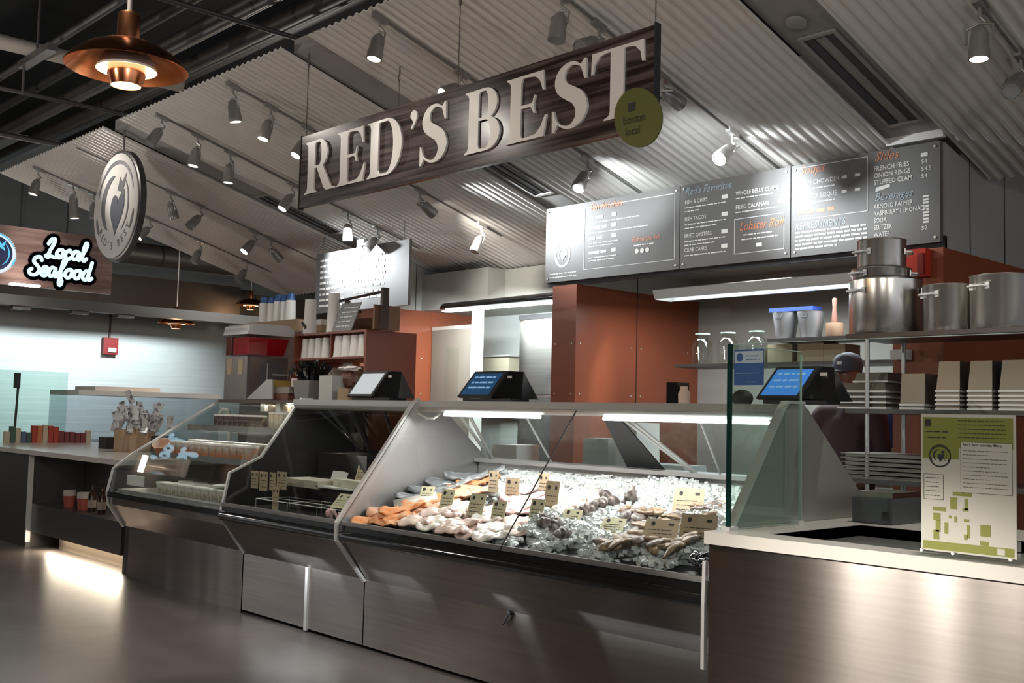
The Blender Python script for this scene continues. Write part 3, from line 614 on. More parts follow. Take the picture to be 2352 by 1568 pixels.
def m3(b, f, W, Hh):
    b.m = 0; b.frame(f, .03, .535, .235, .575, .004, .002); b.m = 1; b.text('Soups', f, .06, .53, .075, .003, shear=.35); b.m = 0
    b.text('CLAM CHOWDER', f, .055, .455, .042, .002, sx=.85); b.text('LOBSTER BISQUE', f, .055, .365, .042, .002, sx=.85)
    for y in (.455, .365):
        b.bars(f, .055, y-.03, .26, .012, .002, R1)
        for x in (.36, .45): b.rect(f, x, x+.035, y+.005, y+.024, .002)
    b.m = 1; b.bars(f, .05, .27, .26, .03, .002, R1, .8); b.m = 2; b.text('REFRESHMENTS', f, .03, .172, .064, .002, sx=.8, shear=.15); b.m = 0
    for k in range(5): b.bars(f, .03, .148-.026*k, .50-.2*(k == 4), .014, .002, R1, .8)
    b.m = 1; b.text('Sides', f, .58, .535, .075, .003, shear=.35); b.m = 0
    for k, (s_, pr) in enumerate((('FRENCH FRIES', '$4'), ('ONION RINGS', '$4.5'), ('STUFFED CLAM', '$4'))):
        b.text(s_, f, .575, .475-.043*k, .042, .002, sx=.85, bold=.012); b.text(pr, f, .875, .475-.043*k, .036, .002)
    b.rect(f, .873, .915, .515, .538, .002)
    b.flat([(.585, .345), (.68, .365), (.68, .385), (.59, .372)], f, .002); b.m = 2; b.text('Beverages', f, .58, .29, .070, .003, shear=.35, sx=.85); b.m = 0
    for k, s_ in enumerate(('ARNOLD PALMER', 'RASPBERRY LEMONADE', 'SODA', 'SELTZER', 'WATER')): b.text(s_, f, .575, .242-.043*k, .040, .002, sx=.78)
    b.text('$2', f, .875, .08, .036, .002)
    for k in range(9): b.rect(f, .885, .92, .12+.019*k, .132+.019*k, .002)
board('menu_board', -6.035, -4.695, 'left grey menu board with Sandwiches heading and round fish emblem', m1)
board('menu_board', -4.688, -3.795, "middle grey menu board headed Red's Favorites with Lobster Roll box", m2)
board('menu_board', -3.788, -2.80, 'right grey menu board listing Soups, Sides and Beverages', m3)
tag(MB().box(-6.04, -2.79, 6.02, 6.05, 2.43, 2.50).build('mounting_rail', BLACKM), 'thin black rail under the row of three menu boards', 'rail')
# left menu board, washed out by its lamp
t = thing('menu_board', 'separate menu board on the left washed out by a bright lamp', 'menu board', (-8.3, 5.8, 2.44), 'menu boards over the kitchen')
bl = ay(728, 572, 5.8), ay(941, 546, 5.8)
MB().box(bl[0].x, bl[1].x, 5.8, 5.83, 2.36, 2.955).build('board_panel', CHAR, t)
b = MB(); f = (Vector((bl[0].x, 5.798, 2.36)), UX, UZ)
for k in range(9): b.bars(f, .08, .06+.056*k, .42, .026, .002, R1, .8)
for k in range(8): b.bars(f, .66, .10+.055*k, .50, .026, .002, R1, .8)
b.build('printed_menu', MW, t)
b = MB()
for xx in (bl[0].x+.1, bl[1].x-.1): b.tube([(xx, 5.815, 2.95), (xx, 5.815, cz(5.815))], .004, 6)
b.build('hanging_wire', PIPE, t)
# lamps aimed at boards, ceiling patch and sign
def spot_at(px, py): return [s for s in SP if s[1] == px][0]
beam(Vector((-9.12, 5.25, 2.98)), (-8.38, 5.8, 2.73), 190, 1.3, 1)
beam(Vector((-8.0, 5.40, 3.02)), (-8.42, 5.8, 2.76), 120, 1.3, 1)
beam(Vector((-6.60, 5.30, 3.12)), (-5.86, 6.0, 2.93), 200, 1.1, 1)
beam(Vector((-5.05, 5.30, 2.96)), (-5.12, 5.85, 3.11), 55, 1.5, 1)
beam(Vector((-4.05, 5.20, 3.04)), (-3.58, 6.0, 2.84), 110, 1.3, 1)
beam(Vector((-3.95, 4.6, 3.05)), (-4.3, 6.0, 2.8), 45, 1.3, 1)
beam(Vector((-6.8, 3.2, 3.55)), (-5.55, 3.65, 3.05), 30, .45, 1, WARM)
beam(Vector((-5.2, 2.6, 3.3)), (-4.6, 3.65, 2.95), 22, 1.0, 1, WARM)
# ================================================================== GLASS DISPLAY CASES
def strip_along(pts, x, w_=.022, r=.011): return [(x, y, z) for y, z in pts]
FRONTA = [(3.60, .742), (4.125, 1.435)]
def case(name, x0, x1, label, glassprof, trims, back=4.78, top=(4.13, 4.31), first=False):
    t = thing(name, label, 'display case', ((x0+x1)/2, 4.2, 0), None)
    MB().prismx([(3.80, .02), (3.80, .41), (4.70, .41), (4.70, .02)], x0+.002, x1-.002).build('base_plinth', STEEL, t)
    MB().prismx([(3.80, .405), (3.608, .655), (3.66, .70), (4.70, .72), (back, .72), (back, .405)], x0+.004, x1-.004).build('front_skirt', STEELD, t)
    b = MB(); b.tube([(x0+.006, 3.625, .672), (x1-.006, 3.625, .672)], .036, 14); b.box(x0+.006, x1-.006, 3.612, 3.70, .695, .742); b.build('black_bumper', BLACKG, t, True)
    b = MB().sheetx(glassprof, x0+.012, x1-.012, -.006); b.build('front_glass', GLASS, t)
    b = MB(); b.box(x0+.01, x1-.01, 3.604, 3.622, .738, .762); b.build('glass_channel', SPOTM, t)
    b = MB(); b.tube([(x0, (top[0]+top[1])/2-.03, 1.442), (x1, (top[0]+top[1])/2-.03, 1.442)], .036, 18); b.box(x0, x1, top[0]+.02, top[1], 1.44, 1.478); b.build('top_rail', mat('top_rail_paint', (.52, .52, .49), .3, .4) if first else bpy.data.materials['top_rail_paint'], t, True)
    return t
# ---- case A: seafood on ice
XA0, XA1 = -5.30, -2.665
A = case('seafood_display_case', XA0, XA1, 'widest slant-glass display case, filled with ice, fish and shellfish', FRONTA, None, first=True)
MB().prismx([(3.70, .72), (3.70, .742), (4.66, 1.0), (4.66, .72)], XA0+.03, XA1-.03).build('sloping_deck', DARKIN, A)
b = MB(); b.box(XA0+.02, XA1-.02, 4.66, 4.78, .72, 1.10); b.box(XA0+.02, XA1-.02, 4.62, 4.80, 1.095, 1.118); b.build('rear_ledge', PANEL, A)
endp = [(3.80, .41), (3.60, .66), (3.60, .745), (4.125, 1.45), (4.16, 1.478), (4.29, 1.478), (4.33, 1.455), (4.78, 1.08), (4.78, .41)]
MB().prismx(endp, XA1, XA1+.022).build('end_panel', mat('smooth_end_steel', (.42, .42, .38), .36, .55), A)
MB().prismx(endp, XA0-.004, XA0+.014).build('end_panel', PANEL, A)
b = MB(); b.sheetx([(3.60, .745), (4.125, 1.45), (4.16, 1.482), (4.29, 1.482)], XA1-.012, XA1+.03, .012); b.build('edge_trim', TRIM, A)
b = MB(); b.sheetx([(3.80, .402), (3.592, .655), (3.59, .745), (4.125, 1.455), (4.17, 1.482)], XA0-.014, XA0+.014, .016); b.build('edge_trim', TRIM, A)
b = MB(); b.sheetx([(3.594, .40), (3.594, .66), (3.60, .83)], XA1-.004, XA1+.012, .02); b.build('corner_guard', mat('white_guard', (.75, .74, .72), .35, .5), A)
b = MB().sheetx([(4.76, 1.118), (4.32, 1.44)], XA0+.03, XA1-.02, .006); b.build('rear_glass', GLASS, A)
b = MB()
for px, py, qx, qy in ((1128, 1048, 1045, 962), (1132, 1048, 1070, 962), (1268, 1052, 1200, 968), (1594, 1070, 1410, 966), (1600, 1072, 1425, 966), (1655, 1075, 1602, 972)):
    lo = ay(px, py, 4.70); hi = ay(qx, qy, 4.26); b.tube([(lo.x, 4.70, 1.115), (hi.x, 4.26, 1.43)], .010 if px != 1268 and px != 1655 else .006, 6)
b.build('rear_strut', TRIM, A)
b = MB()
lo = ay(1480, 1075, 4.70); hi = ay(1385, 968, 4.28); lo2 = ay(1440, 1070, 4.72); b.prism([(lo2.x, 4.72, 1.12), (lo.x+.14, 4.70, 1.12), (hi.x+.06, 4.30, 1.43), (hi.x-.04, 4.30, 1.43)], (0, .012, 0)); b.build('black_bracket', BLACKM, A)
b = MB(); b.tube([(-5.05, 4.17, 1.396), (-4.22, 4.17, 1.396)], .010, 8).tube([(-3.75, 4.17, 1.396), (-2.75, 4.17, 1.396)], .010, 8); b.build('light_tube', TUBE, A)
b = MB(); b.tube([(XA0+.006, 3.66, .80), (-2.68, 3.66, .80)], .0001, 4) if False else None
s0, s1 = ax(1305, 938, -3.9), ax(1130, 1275, -3.9)
MB().tube([(-3.9, 3.596, .745), (-3.9, 4.12, 1.432)], .0035, 6).build('glass_joint', BLACKM, A)
b = MB()
for px, py in ((1055, 968), (700, 965), (1360, 975)): pass
q = ax(1000, 965, XA0+.12); b.tube([(q.x-.04, 4.10, 1.40), (q.x, 4.14, 1.37), (q.x+.04, 4.16, 1.37), (q.x+.08, 4.18, 1.40)], .008, 6); b.build('hinge_bracket', TRIM, A)
b = MB(); q = ay(1167, 1440, 3.80); b.lathe([(.012, 0), (.012, .02)], (q.x+.02, 3.80, .40), 8, (0, -1, 0)); b.tube([(q.x+.02, 3.785, .40), (q.x+.0, 3.782, .36), (q.x-.025, 3.785, .335)], .006, 6); b.build('drain_tap', BLACKM, A)
for x_ in (-4.85, -4.3, -3.75, -3.2): light('AREA', 'case_tube', (x_, 4.16, 1.385), 4.2, (1, .97, .93), (x_, 4.10, .5), shape='RECTANGLE', size=.5, size_y=.03)
# ---- case B
XB0, XB1 = -6.74, -5.306
B = case('deli_display_case', XB0, XB1, 'middle slant-glass display case, dark inside with price cards and a white cheese board', FRONTA, None)
kp = [(3.80, .41), (3.628, .655), (3.622, .71), (3.67, .955), (3.91, 1.064), (4.18, 1.43), (4.22, 1.478), (4.31, 1.478), (4.78, 1.08), (4.78, .41)]
MB().prismx(kp, XB0-.006, XB0+.010).build('end_panel', DARKIN, B)
MB().sheetx(kp[:8], XB0-.012, XB0+.012, .014).build('edge_trim', TRIM, B)
MB().box(XB0+.03, XB1-.02, 3.72, 4.70, .72, .735).build('lower_deck', DARKIN, B)
b = MB(); b.box(XB0+.03, XB1-.02, 4.28, 4.72, .735, .93); b.build('stepped_riser', DARKIN, B)
MB().box(XB0+.05, XB1-.05, 4.70, 4.78, .72, 1.12).build('rear_ledge', DARKIN, B)
MB().sheetx([(4.76, 1.118), (4.32, 1.44)], XB0+.03, XB1-.02, .006).build('rear_glass', glassmat('smoked_rear_glass', (.25, .27, .26)), B)
b = MB()
for px, py, qx, qy in ((818, 1010, 750, 945), (838, 1016, 800, 950), (905, 990, 880, 950)):
    hi = ay(qx, qy, 4.28); lo = ay(px, py, 4.62); b.tube([(lo.x, 4.66, 1.12), (hi.x, 4.28, 1.43)], .012, 6)
b.build('rear_strut', mat('dull_strut', (.3, .31, .3), .4, .8), B)
b = MB(); 
for x_ in (-6.5, -6.1, -5.75, -5.45): b.tube([(x_, 3.74, .735), (x_, 3.74, .80), (x_, 4.0, .80), (x_, 4.0, .735)], .003, 5)
for y_ in (3.74, 3.87, 4.0): b.tube([(-6.5, y_, .80), (-5.42, y_, .80)], .003, 5)
b.build('wire_rack', TRIM, B)
MB().box(-6.66, -5.36, 3.82, 4.05, .70, .86) if False else None
for x_ in (-6.4, -5.7): light('AREA', 'case_tube', (x_, 4.16, 1.39), .9, (1, .96, .9), (x_, 3.95, .5), shape='RECTANGLE', size=.4, size_y=.03)
# ---- case C: grab and go
XC0, XC1 = -8.72, -6.752
Cc = thing('grab_and_go_case', 'leftmost display case with two shelves of tubs behind a shallow slanted glass', 'display case', (-7.7, 4.3, 0))
MB().prismx([(3.80, .0), (3.80, .42), (5.35, .42), (5.35, .0)], XC0+.10, XC1).build('base_plinth', STEELD, Cc)
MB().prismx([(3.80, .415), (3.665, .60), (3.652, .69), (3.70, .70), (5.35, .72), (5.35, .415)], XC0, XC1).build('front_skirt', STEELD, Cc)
b = MB().box(XC0+.01, XC1-.01, 3.64, 3.70, .66, .70); b.build('black_bumper', BLACKG, Cc)
cg = [(3.655, .70), (3.69, .886), (3.85, 1.005), (4.62, 1.47)]
MB().sheetx(cg, XC0+.01, XC1-.008, -.006).build('front_glass', GLASS, Cc)
MB().sheetx([(3.80, .41), (3.660, .60), (3.648, .69)]+cg[1:], XC0-.012, XC0+.008, .014).build('edge_trim', TRIM, Cc)
b = MB().prismx([(3.655, .70), (3.69, .886), (3.85, 1.005), (4.62, 1.47), (5.35, 1.47), (5.35, .70)], XC0, XC0+.006); b.build('end_glass', GLASS, Cc)
b = MB().prismx([(3.655, .70), (3.69, .886), (3.85, 1.005), (4.14, 1.18), (4.14, .70)], XC1-.006, XC1); b.build('end_glass', GLASS, Cc)
b = MB().box(XC0+.02, XC1-.01, 3.72, 5.30, .70, .722); b.build('lower_deck', mat('pale_deck', (.35, .34, .33), .35, .6), Cc)
b = MB().box(XC0+.06, XC1-.05, 3.98, 4.45, .995, 1.012); b.box(XC0+.06, XC1-.05, 3.975, 3.98, .985, 1.03); b.build('middle_shelf', mat('shelf_steel', (.42, .40, .38), .3, .9), Cc)
b = MB().box(XC0+.06, XC1-.05, 4.30, 4.75, 1.235, 1.252); b.box(XC0+.06, XC1-.05, 4.295, 4.30, 1.21, 1.262); b.build('upper_shelf', bpy.data.materials['shelf_steel'], Cc)
MB().box(XC0+.02, XC1-.02, 4.80, 4.84, .72, 1.45).build('rear_panel', mat('mirror_rear', (.25, .22, .20), .3, .8), Cc)
b = MB().box(XC0, XC1, 4.60, 5.40, 1.455, 1.48); b.build('top_deck', mat('brown_top_deck', (.10, .075, .06), .4), Cc)
b = MB().tube([(-8.0, 4.32, 1.225), (-6.95, 4.32, 1.225)], .008, 8); b.tube([(-7.6, 4.62, 1.445), (-6.85, 4.62, 1.445)], .009, 8); b.build('light_tube', TUBEW, Cc)
for x_ in (-8.2, -7.6, -7.0): light('AREA', 'case_tube', (x_, 4.30, 1.21), 1.0, (1, .90, .78), (x_, 4.1, .8), shape='RECTANGLE', size=.5, size_y=.03)
light('AREA', 'case_tube', (-7.2, 4.62, 1.44), 2.2, (1, .90, .76), (-7.2, 4.55, 1.0), shape='RECTANGLE', size=.8, size_y=.03)
light('AREA', 'case_tube', (-8.2, 4.62, 1.44), .8, (1, .90, .76), (-8.2, 4.55, 1.0), shape='RECTANGLE', size=.8, size_y=.03)
# seam cover and cool light spilling under the skirts
tag(MB().box(-5.93, -5.90, 3.785, 3.80, .01, .405).build('seam_cover', TRIM), 'pale vertical cover strip on the steel plinth under the middle display case', 'trim')
for x0_, e, sz_ in ((-6.05, 2.4, .55), (-5.05, .8, .4), (-4.1, .5, .12), (-3.15, 1.9, .8)): light('AREA', 'plinth_light', (x0_, 3.67, .47), e, COOL, (x0_, 3.84, .10), shape='RECTANGLE', size=sz_, size_y=.03)
# ================================================================== RIGHT COUNTER
K = thing('steel_counter', 'right foreground steel-fronted counter with off-white top and sunken well', 'counter', (-1.2, 4.2, 0))
MB().box(-2.632, .6, 3.575, 4.80, 0, .905).build('steel_body', STEEL, K)
b = MB()
for x0_, x1_, y0_, y1_ in ((-2.64, .6, 3.55, 3.70), (-2.64, -2.43, 3.70, 4.41), (-2.64, .6, 4.41, 4.85), (-.4, .6, 3.70, 4.41)): b.box(x0_, x1_, y0_, y1_, .9051, .955)
b.build('worktop', WHITES, K)
b = MB(); b.add([(-2.43, 3.70, .9525), (-.4, 3.70, .9525), (-.4, 4.41, .9525), (-2.43, 4.41, .9525), (-2.43, 3.70, .906), (-.4, 3.70, .906), (-.4, 4.41, .906), (-2.43, 4.41, .906)], [(4, 5, 6, 7), (0, 1, 5, 4), (1, 2, 6, 5), (2, 3, 7, 6), (3, 0, 4, 7)])
for i in range(30): b.box(-2.0+i*.05, -1.985+i*.05, 4.395, 4.405, .91, .95)
b.build('well_liner', mat('well_steel', (.16, .165, .155), .3, .0), K)
G = thing('sneeze_guard', 'clear upright glass sneeze guard with dark green edge on the right counter', 'glass guard', (-2.6, 3.66, .955))
MB().box(-2.603, -2.593, 3.66, 4.19, .955, 1.712).build('side_pane', GLASSG, G)
MB().box(-2.606, -2.590, 3.648, 3.664, .955, 1.715).build('dark_edge', GEDGE, G)
MB().box(-2.590, .3, 3.652, 3.660, 1.05, 1.712).build('front_pane', glassmat('front_clear', (.985, .995, .99), f0=1.3), G)
b = MB().box(-2.590, .3, 3.651, 3.661, 1.7121, 1.715).box(-2.603, -2.593, 3.664, 4.19, 1.712, 1.714).box(-2.603, -2.594, 4.19, 4.193, .955, 1.70); b.build('pale_edge', GEDGEL, G)
b = MB(); b.obox((-2.597, 3.664, .962), (.02, 0, 0), (0, .03, 0), (0, 0, .008)).obox((-2.597, 4.17, .962), (.02, 0, 0), (0, .02, 0), (0, 0, .008)); b.build('glass_clamp', TRIM, G)
# blue notice taped on the pane
t = thing('blue_notice', 'blue and white notice taped on the glass sneeze guard', 'notice', (-2.58, 3.645, 1.56))
a, c_ = ay(1686, 803, 3.646), ay(1753, 884, 3.646); BL = mat('notice_blue', (.02, .10, .32), .5)
f = (Vector((a.x, 3.6465, c_.z)), UX, UZ); W_, H_ = c_.x-a.x, a.z-c_.z
ns = MB().box(a.x, c_.x, 3.6475, 3.650, c_.z, a.z).build('sheet', BL, t)
b = MB(); b.rect(f, .004, W_-.002, H_*.62, H_*.95, .0); b.bars(f, .01, H_*.33, W_*.8, .004, .0, R1); b.bars(f, W_*.4, H_*.08, W_*.35, .004, .0, R1); b.m = 1
b.flat([(W_*.2+.016*math.cos(k*math.pi/8), H_*.78+.018*math.sin(k*math.pi/8)) for k in range(16)], f, .0004)
b.bars(f, W_*.42, H_*.80, W_*.45, .006, .0004, R1); b.bars(f, W_*.42, H_*.70, W_*.45, .006, .0004, R1); build_split(b, ['pale_print', 'blue_print'], [mat('notice_pale', (.45, .55, .62), .6), BL], ns)
# poster holder
P1, P2 = (-1.757, 3.60), (-1.437, 3.60)
t = thing('poster_holder', 'clear acrylic holder with a white and olive green market poster on the counter', 'poster', (-1.6, 3.6, .955))
MB().box(-1.768, -1.425, 3.594, 3.600, .957, 1.447).build('acrylic_front', glassmat('acrylic', (.97, .98, .97), f0=1.25), t)
ps_ = MB().box(-1.757, -1.435, 3.602, 3.606, .972, 1.44).build('poster_sheet', mat('poster_paper', (.60, .56, .51), .6), t)
MB().box(-1.775, -1.418, 3.570, 3.660, .9555, .961).build('acrylic_foot', glassmat('acrylic_foot_clear', (.90, .93, .92), f0=1.6), t)
f = (Vector((-1.757, 3.6015, .972)), UX, UZ); OL = mat('poster_olive', (.24, .25, .045), .6); b = MB(); b.m = 0
b.rect(f, .008, .314, .355, .457, .0); b.rect(f, .008, .135, .315, .355, .0); b.rect(f, .008, .315, .006, .034, .0)
for x, y, w_, h_ in ((.112, .193, .065, .012), (.103, .147, .024, .040), (.152, .147, .012, .038), (.145, .143, .02, .01), (.042, .137, .045, .014), (.044, .105, .025, .025), (.044, .040, .020, .032), (.052, .066, .017, .04), (.083, .062, .013, .038), (.098, .115, .010, .010), (.117, .103, .010, .02), (.15, .108, .018, .009), (.16, .055, .010, .042), (.15, .048, .012, .018), (.205, .065, .034, .038), (.203, .035, .03, .014)): b.rect(f, x, x+w_, y, y+h_, .0003)
b.m = 1; b.rect(f, .016, .036, .425, .45, .0004); 
for k in range(5): b.bars(f, .13, .445-.014*k, .16, .004, .0004, R1)
b.bars(f, .018, .405, .08, .007, .0004, R1); b.bars(f, .025, .385, .07, .007, .0004, R1)
eo = (f[0]+UX*.068+UZ*.325, UX, UZ)
for i in range(40):
    a0, a1 = math.radians(i*9), math.radians(i*9+9)
    for r0, r1 in ((.034, .039),): b.flat([(r0*math.cos(a0), r0*math.sin(a0)), (r1*math.cos(a0), r1*math.sin(a0)), (r1*math.cos(a1), r1*math.sin(a1)), (r0*math.cos(a1), r0*math.sin(a1))], eo, .0006)
emblem(b, eo, .036, 1, 1, .0006)
b.m = 2; b.rect(f, .140, .310, .205, .375, .0005); b.m = 1; b.frame(f, .140, .311, .205, .375, .0012, .0007)
b.text("Red's Best Saturday Menu", f, .147, .362, .0125, .0008, bold=.02, sx=1.0)
for k in range(10): b.bars(f, .148, .345-.0135*k, .15-.06*(k % 3 == 1), .0035, .0008, R1, .5)
b.frame(f, .010, .080, .175, .262, .0012, .0006)
for k in range(5): b.bars(f, .018, .248-.015*k, .05, .004, .0008, R1, .5)
b.m = 2; b.rect(f, .26, .285, .010, .030, .0005)
build_split(b, ['olive_print', 'black_print', 'white_patch'], [OL, INKD, bpy.data.materials['poster_paper']], ps_)
b = MB()
for x in (-1.75, -1.64, -1.45): b.lathe([(.006, 0), (.006, .006)], (x, 3.593, .972), 8, (0, -1, 0))
b.build('clear_stud', TRIM, t)
# ================================================================== SEAFOOD ON ICE
rs = random.Random(11)
b = MB()
def chunk(c, r):
    R_ = Matrix.Rotation(rs.uniform(0, 6.3), 3, 'Z') @ Matrix.Rotation(rs.uniform(0, 6.3), 3, 'X')
    vs = [Vector(c)+R_ @ Vector((i*r*rs.uniform(.6, 1.1), j*r*rs.uniform(.6, 1.1), k*r*rs.uniform(.5, 1))) for k in (-1, 1) for j in (-1, 1) for i in (-1, 1)]
    b.add(vs, [(0, 2, 3, 1), (4, 5, 7, 6), (0, 1, 5, 4), (2, 6, 7, 3), (0, 4, 6, 2), (1, 3, 7, 5)])
b.prismx([(3.80, .70), (3.80, deckz(3.80)+.0), (4.60, deckz(4.60)+.012), (4.60, .80)], -3.93, XA1-.05)
b.prismx([(4.30, .80), (4.30, deckz(4.30)+.005), (4.63, deckz(4.63)+.03), (4.63, .80)], XA0+.30, -3.93)
for k in range(5200):
    x = rs.uniform(-4.0, XA1-.04); y = 3.76+.88*rs.random()**.9
    fr_ = 3.80+.035*math.sin(x*9)+.03*math.sin(x*23)
    if y < fr_: 
        if rs.random() < .75: continue
    chunk((x, y, deckz(y)+.012+.028*rs.random()+.03*max(0, math.sin(x*5+y*7))*(y > 3.9)), rs.uniform(.008, .017))
for k in range(1300):
    x = rs.uniform(XA0+.28, -4.0); y = rs.uniform(4.48, 4.64); chunk((x, y, deckz(y)+.01+.03*rs.random()), rs.uniform(.009, .018))
for cx in (-3.72, -3.38, -3.04, -4.0):
    for k in range(130): chunk((cx+rs.gauss(0, .045), rs.uniform(3.70, 3.80), deckz(3.72)-.02+.04*rs.random()), rs.uniform(.008, .015))
for k in range(500):
    x = rs.uniform(XA0+.1, -3.95); y = rs.uniform(3.85, 4.5); chunk((x, y, deckz(y)+.004), rs.uniform(.006, .012))
o = b.build('crushed_ice_bed', ICE); tag(o, 'mound of crushed ice sloping across the wide seafood display case', 'ice', kind='stuff')
# dark trays under the fish at the left
TRAYM = mat('dark_fish_tray', (.05, .05, .05), .3, .2)
for i, (x0, x1) in enumerate(((XA0+.06, -4.66), (-4.65, -3.96))):
    b = MB(); y0, y1 = 3.735, 4.47
    n_ = Vector((0, -.264, .964)); P = lambda x, y, h: (x, y-.264*h, deckz(y)+.964*h-.006)
    b.add([P(x0, y0, -.01), P(x1, y0, -.01), P(x1, y1, -.01), P(x0, y1, -.01), P(x0, y0, .004), P(x1, y0, .004), P(x1, y1, .004), P(x0, y1, .004)], [(0, 1, 2, 3), (4, 5, 6, 7), (0, 1, 5, 4), (1, 2, 6, 5), (2, 3, 7, 6), (3, 0, 4, 7)])
    tag(b.build('fish_tray', TRAYM), ['dark tray at the left end of the ice case holding salmon', 'dark tray of pale fillets left of the glass joint'][i], 'tray', 'fish trays')
SAL = mat('salmon_flesh', (.80, .27, .085), .3, 0, noise=((.88, .47, .26), (10, 60, 10), .42, .62, 3))
SALP = mat('pale_salmon_flesh', (.84, .42, .24), .3, 0, noise=((.88, .62, .48), (10, 50, 10), .4, .65, 3))
SKIN = mat('silver_grey_fish_skin', (.22, .23, .25), .22, .4, noise=((.55, .57, .60), (6, 20, 6), .4, .7, 3))
PINK = mat('pink_fillet_flesh', (.78, .45, .47), .28, 0, noise=((.85, .66, .64), (8, 40, 8), .4, .7, 3))
WHT = mat('white_fillet_flesh', (.78, .60, .53), .28, 0, noise=((.72, .48, .44), (14, 30, 14), .5, .75, 3))
WHT2 = mat('pearly_fillet_flesh', (.80, .74, .68), .25, 0, noise=((.74, .58, .52), (12, 30, 12), .5, .75, 3))
def fillet(L, W, T, curl=.0, seed=0):
    """A fish side: broad rounded head end, narrowing tail, flat underneath, domed and creased along the middle."""
    r = random.Random(seed); nu, nv = 18, 10; top = []; bot = []; ph = r.uniform(0, 6); T0 = T
    for i in range(nu+1):
        u = i/nu; x = (u-.5)*L; w_ = W*(.18+.82*min(1, (u/.16)**.5))*(1-.62*max(0, u-.30)/.70)*(1 if u < .93 else .72)
        w_ *= 1+.06*math.sin(u*17+ph)
        for j in range(nv+1):
            v = j/nv*2-1; dome = (1-abs(v)**2.6)
            crease = .18*math.exp(-(v/.12)**2)
            z = T*(.25+dome*(.75-.35*u)-crease)*(1 if 0 < i < nu else .55)+.22*T*math.sin(u*13+v*3+ph)+.14*T*math.sin(u*29-v*6)+curl*((u-.5)*2)**2
            y = v*w_/2+.07*W*math.sin(u*5+ph)
            top.append((x, y, z)); bot.append((x, y*.94, max(-.002, z-T*(.30+.5*dome))))
    m_ = nv+1; n_ = len(top); vs = top+bot; fs = []
    for i in range(nu):
        for j in range(nv):
            a = i*m_+j; fs += [(a, a+1, a+m_+1, a+m_), (n_+a, n_+a+m_, n_+a+m_+1, n_+a+1)]
    for i in range(nu): fs += [(i*m_, (i+1)*m_, n_+(i+1)*m_, n_+i*m_), (i*m_+nv, n_+i*m_+nv, n_+(i+1)*m_+nv, (i+1)*m_+nv)]
    for j in range(nv): fs += [(j, n_+j, n_+j+1, j+1), (nu*m_+j, nu*m_+j+1, n_+nu*m_+j+1, n_+nu*m_+j)]
    return MB().add(vs, fs)
PROTO = {}
TILT = Matrix.Rotation(math.atan(.274), 3, 'X')
from mathutils import Euler
def put(kind, mk, m, name, cat, px, py, rz, h, label, group=None, tilt=(0, 0), s=1.0, fn=ad):
    p = fn(px, py, h)
    if kind not in PROTO: PROTO[kind] = mk()
    mbx, parts = PROTO[kind] if isinstance(PROTO[kind], tuple) else (PROTO[kind], None)
    if isinstance(mbx, MB):
        o = mbx.build(name, m); me = o.data
        for f_ in me.polygons: f_.use_smooth = cat not in ('price card',)
        PROTO[kind] = (me, parts)
    else: o = bpy.data.objects.new(name, mbx); C.objects.link(o)
    rt_ = TILT @ Matrix.Rotation(rz, 3, 'Z') @ Euler((tilt[0], tilt[1], 0)).to_matrix()
    o.rotation_euler = rt_.to_euler(); o.location = p; o.scale = (s, s, s)
    tag(o, label, cat, group); return o
sal = [(862, 1194, .5, 0, 'at the front left corner of the ice'), (892, 1178, .2, .01, 'second from the left end panel'), (918, 1186, -.3, .02, 'darkest, folded at the front of the pile'), (925, 1170, .6, .035, 'lying on top of the front salmon pile'),
       (958, 1172, -.1, .01, 'between the front pile and the pink fillets'), (975, 1158, .4, .025, 'just left of the second pale card'), (1045, 1146, .2, .015, 'right of the second pale card'), (1062, 1136, -.4, .03, 'curled, in the middle of the ice'),
       (1070, 1116, .2, .02, 'long, at the back near the tan cards'), (1100, 1106, .35, .035, 'highest at the back, under the grey-skinned fish'), (1098, 1128, 0, .02, 'behind the third pale card'), (890, 1200, -.5, .0, 'lowest at the black front edge'), (935, 1192, .1, .005, 'flat at the front, right of the darkest'), (1010, 1160, .1, .02, 'peeping over the second pale card')]
for i, (px, py, rz, h, w_) in enumerate(sal): put('sal%d' % (i % 3), lambda i=i: fillet(.28, .16, .022, .02, i), [SAL, SALP, SAL][i % 3], 'salmon_fillet', 'fish fillet', px, py, rz+.3, h, 'orange salmon fillet, '+w_, 'salmon fillets on ice')
grey = [(985, 1140, .9, .03, 'nearest the left end panel'), (1012, 1125, .8, .035, 'in the middle of the grey row'), (1052, 1108, .7, .04, 'behind the salmon'), (1092, 1096, .6, .055, 'topmost at the back left')]
for i, (px, py, rz, h, w_) in enumerate(grey): put('gre%d' % (i % 2), lambda i=i: fillet(.40, .15, .024, .04, 20+i), [SKIN, SKIN][i % 2], 'grey_fish_side', 'fish', px, py, rz, h, 'silver-grey skin-on fish side, '+w_, 'skin-on fish sides')
put('wsheet', lambda: MB().obox((0, 0, .01), (.13, 0, .0), (0, .055, 0), (0, 0, .003)), WHT2, 'white_fish_slab', 'fish', 955, 1152, .95, .045, 'thin white fish side leaning against the left end panel', tilt=(.2, 0))
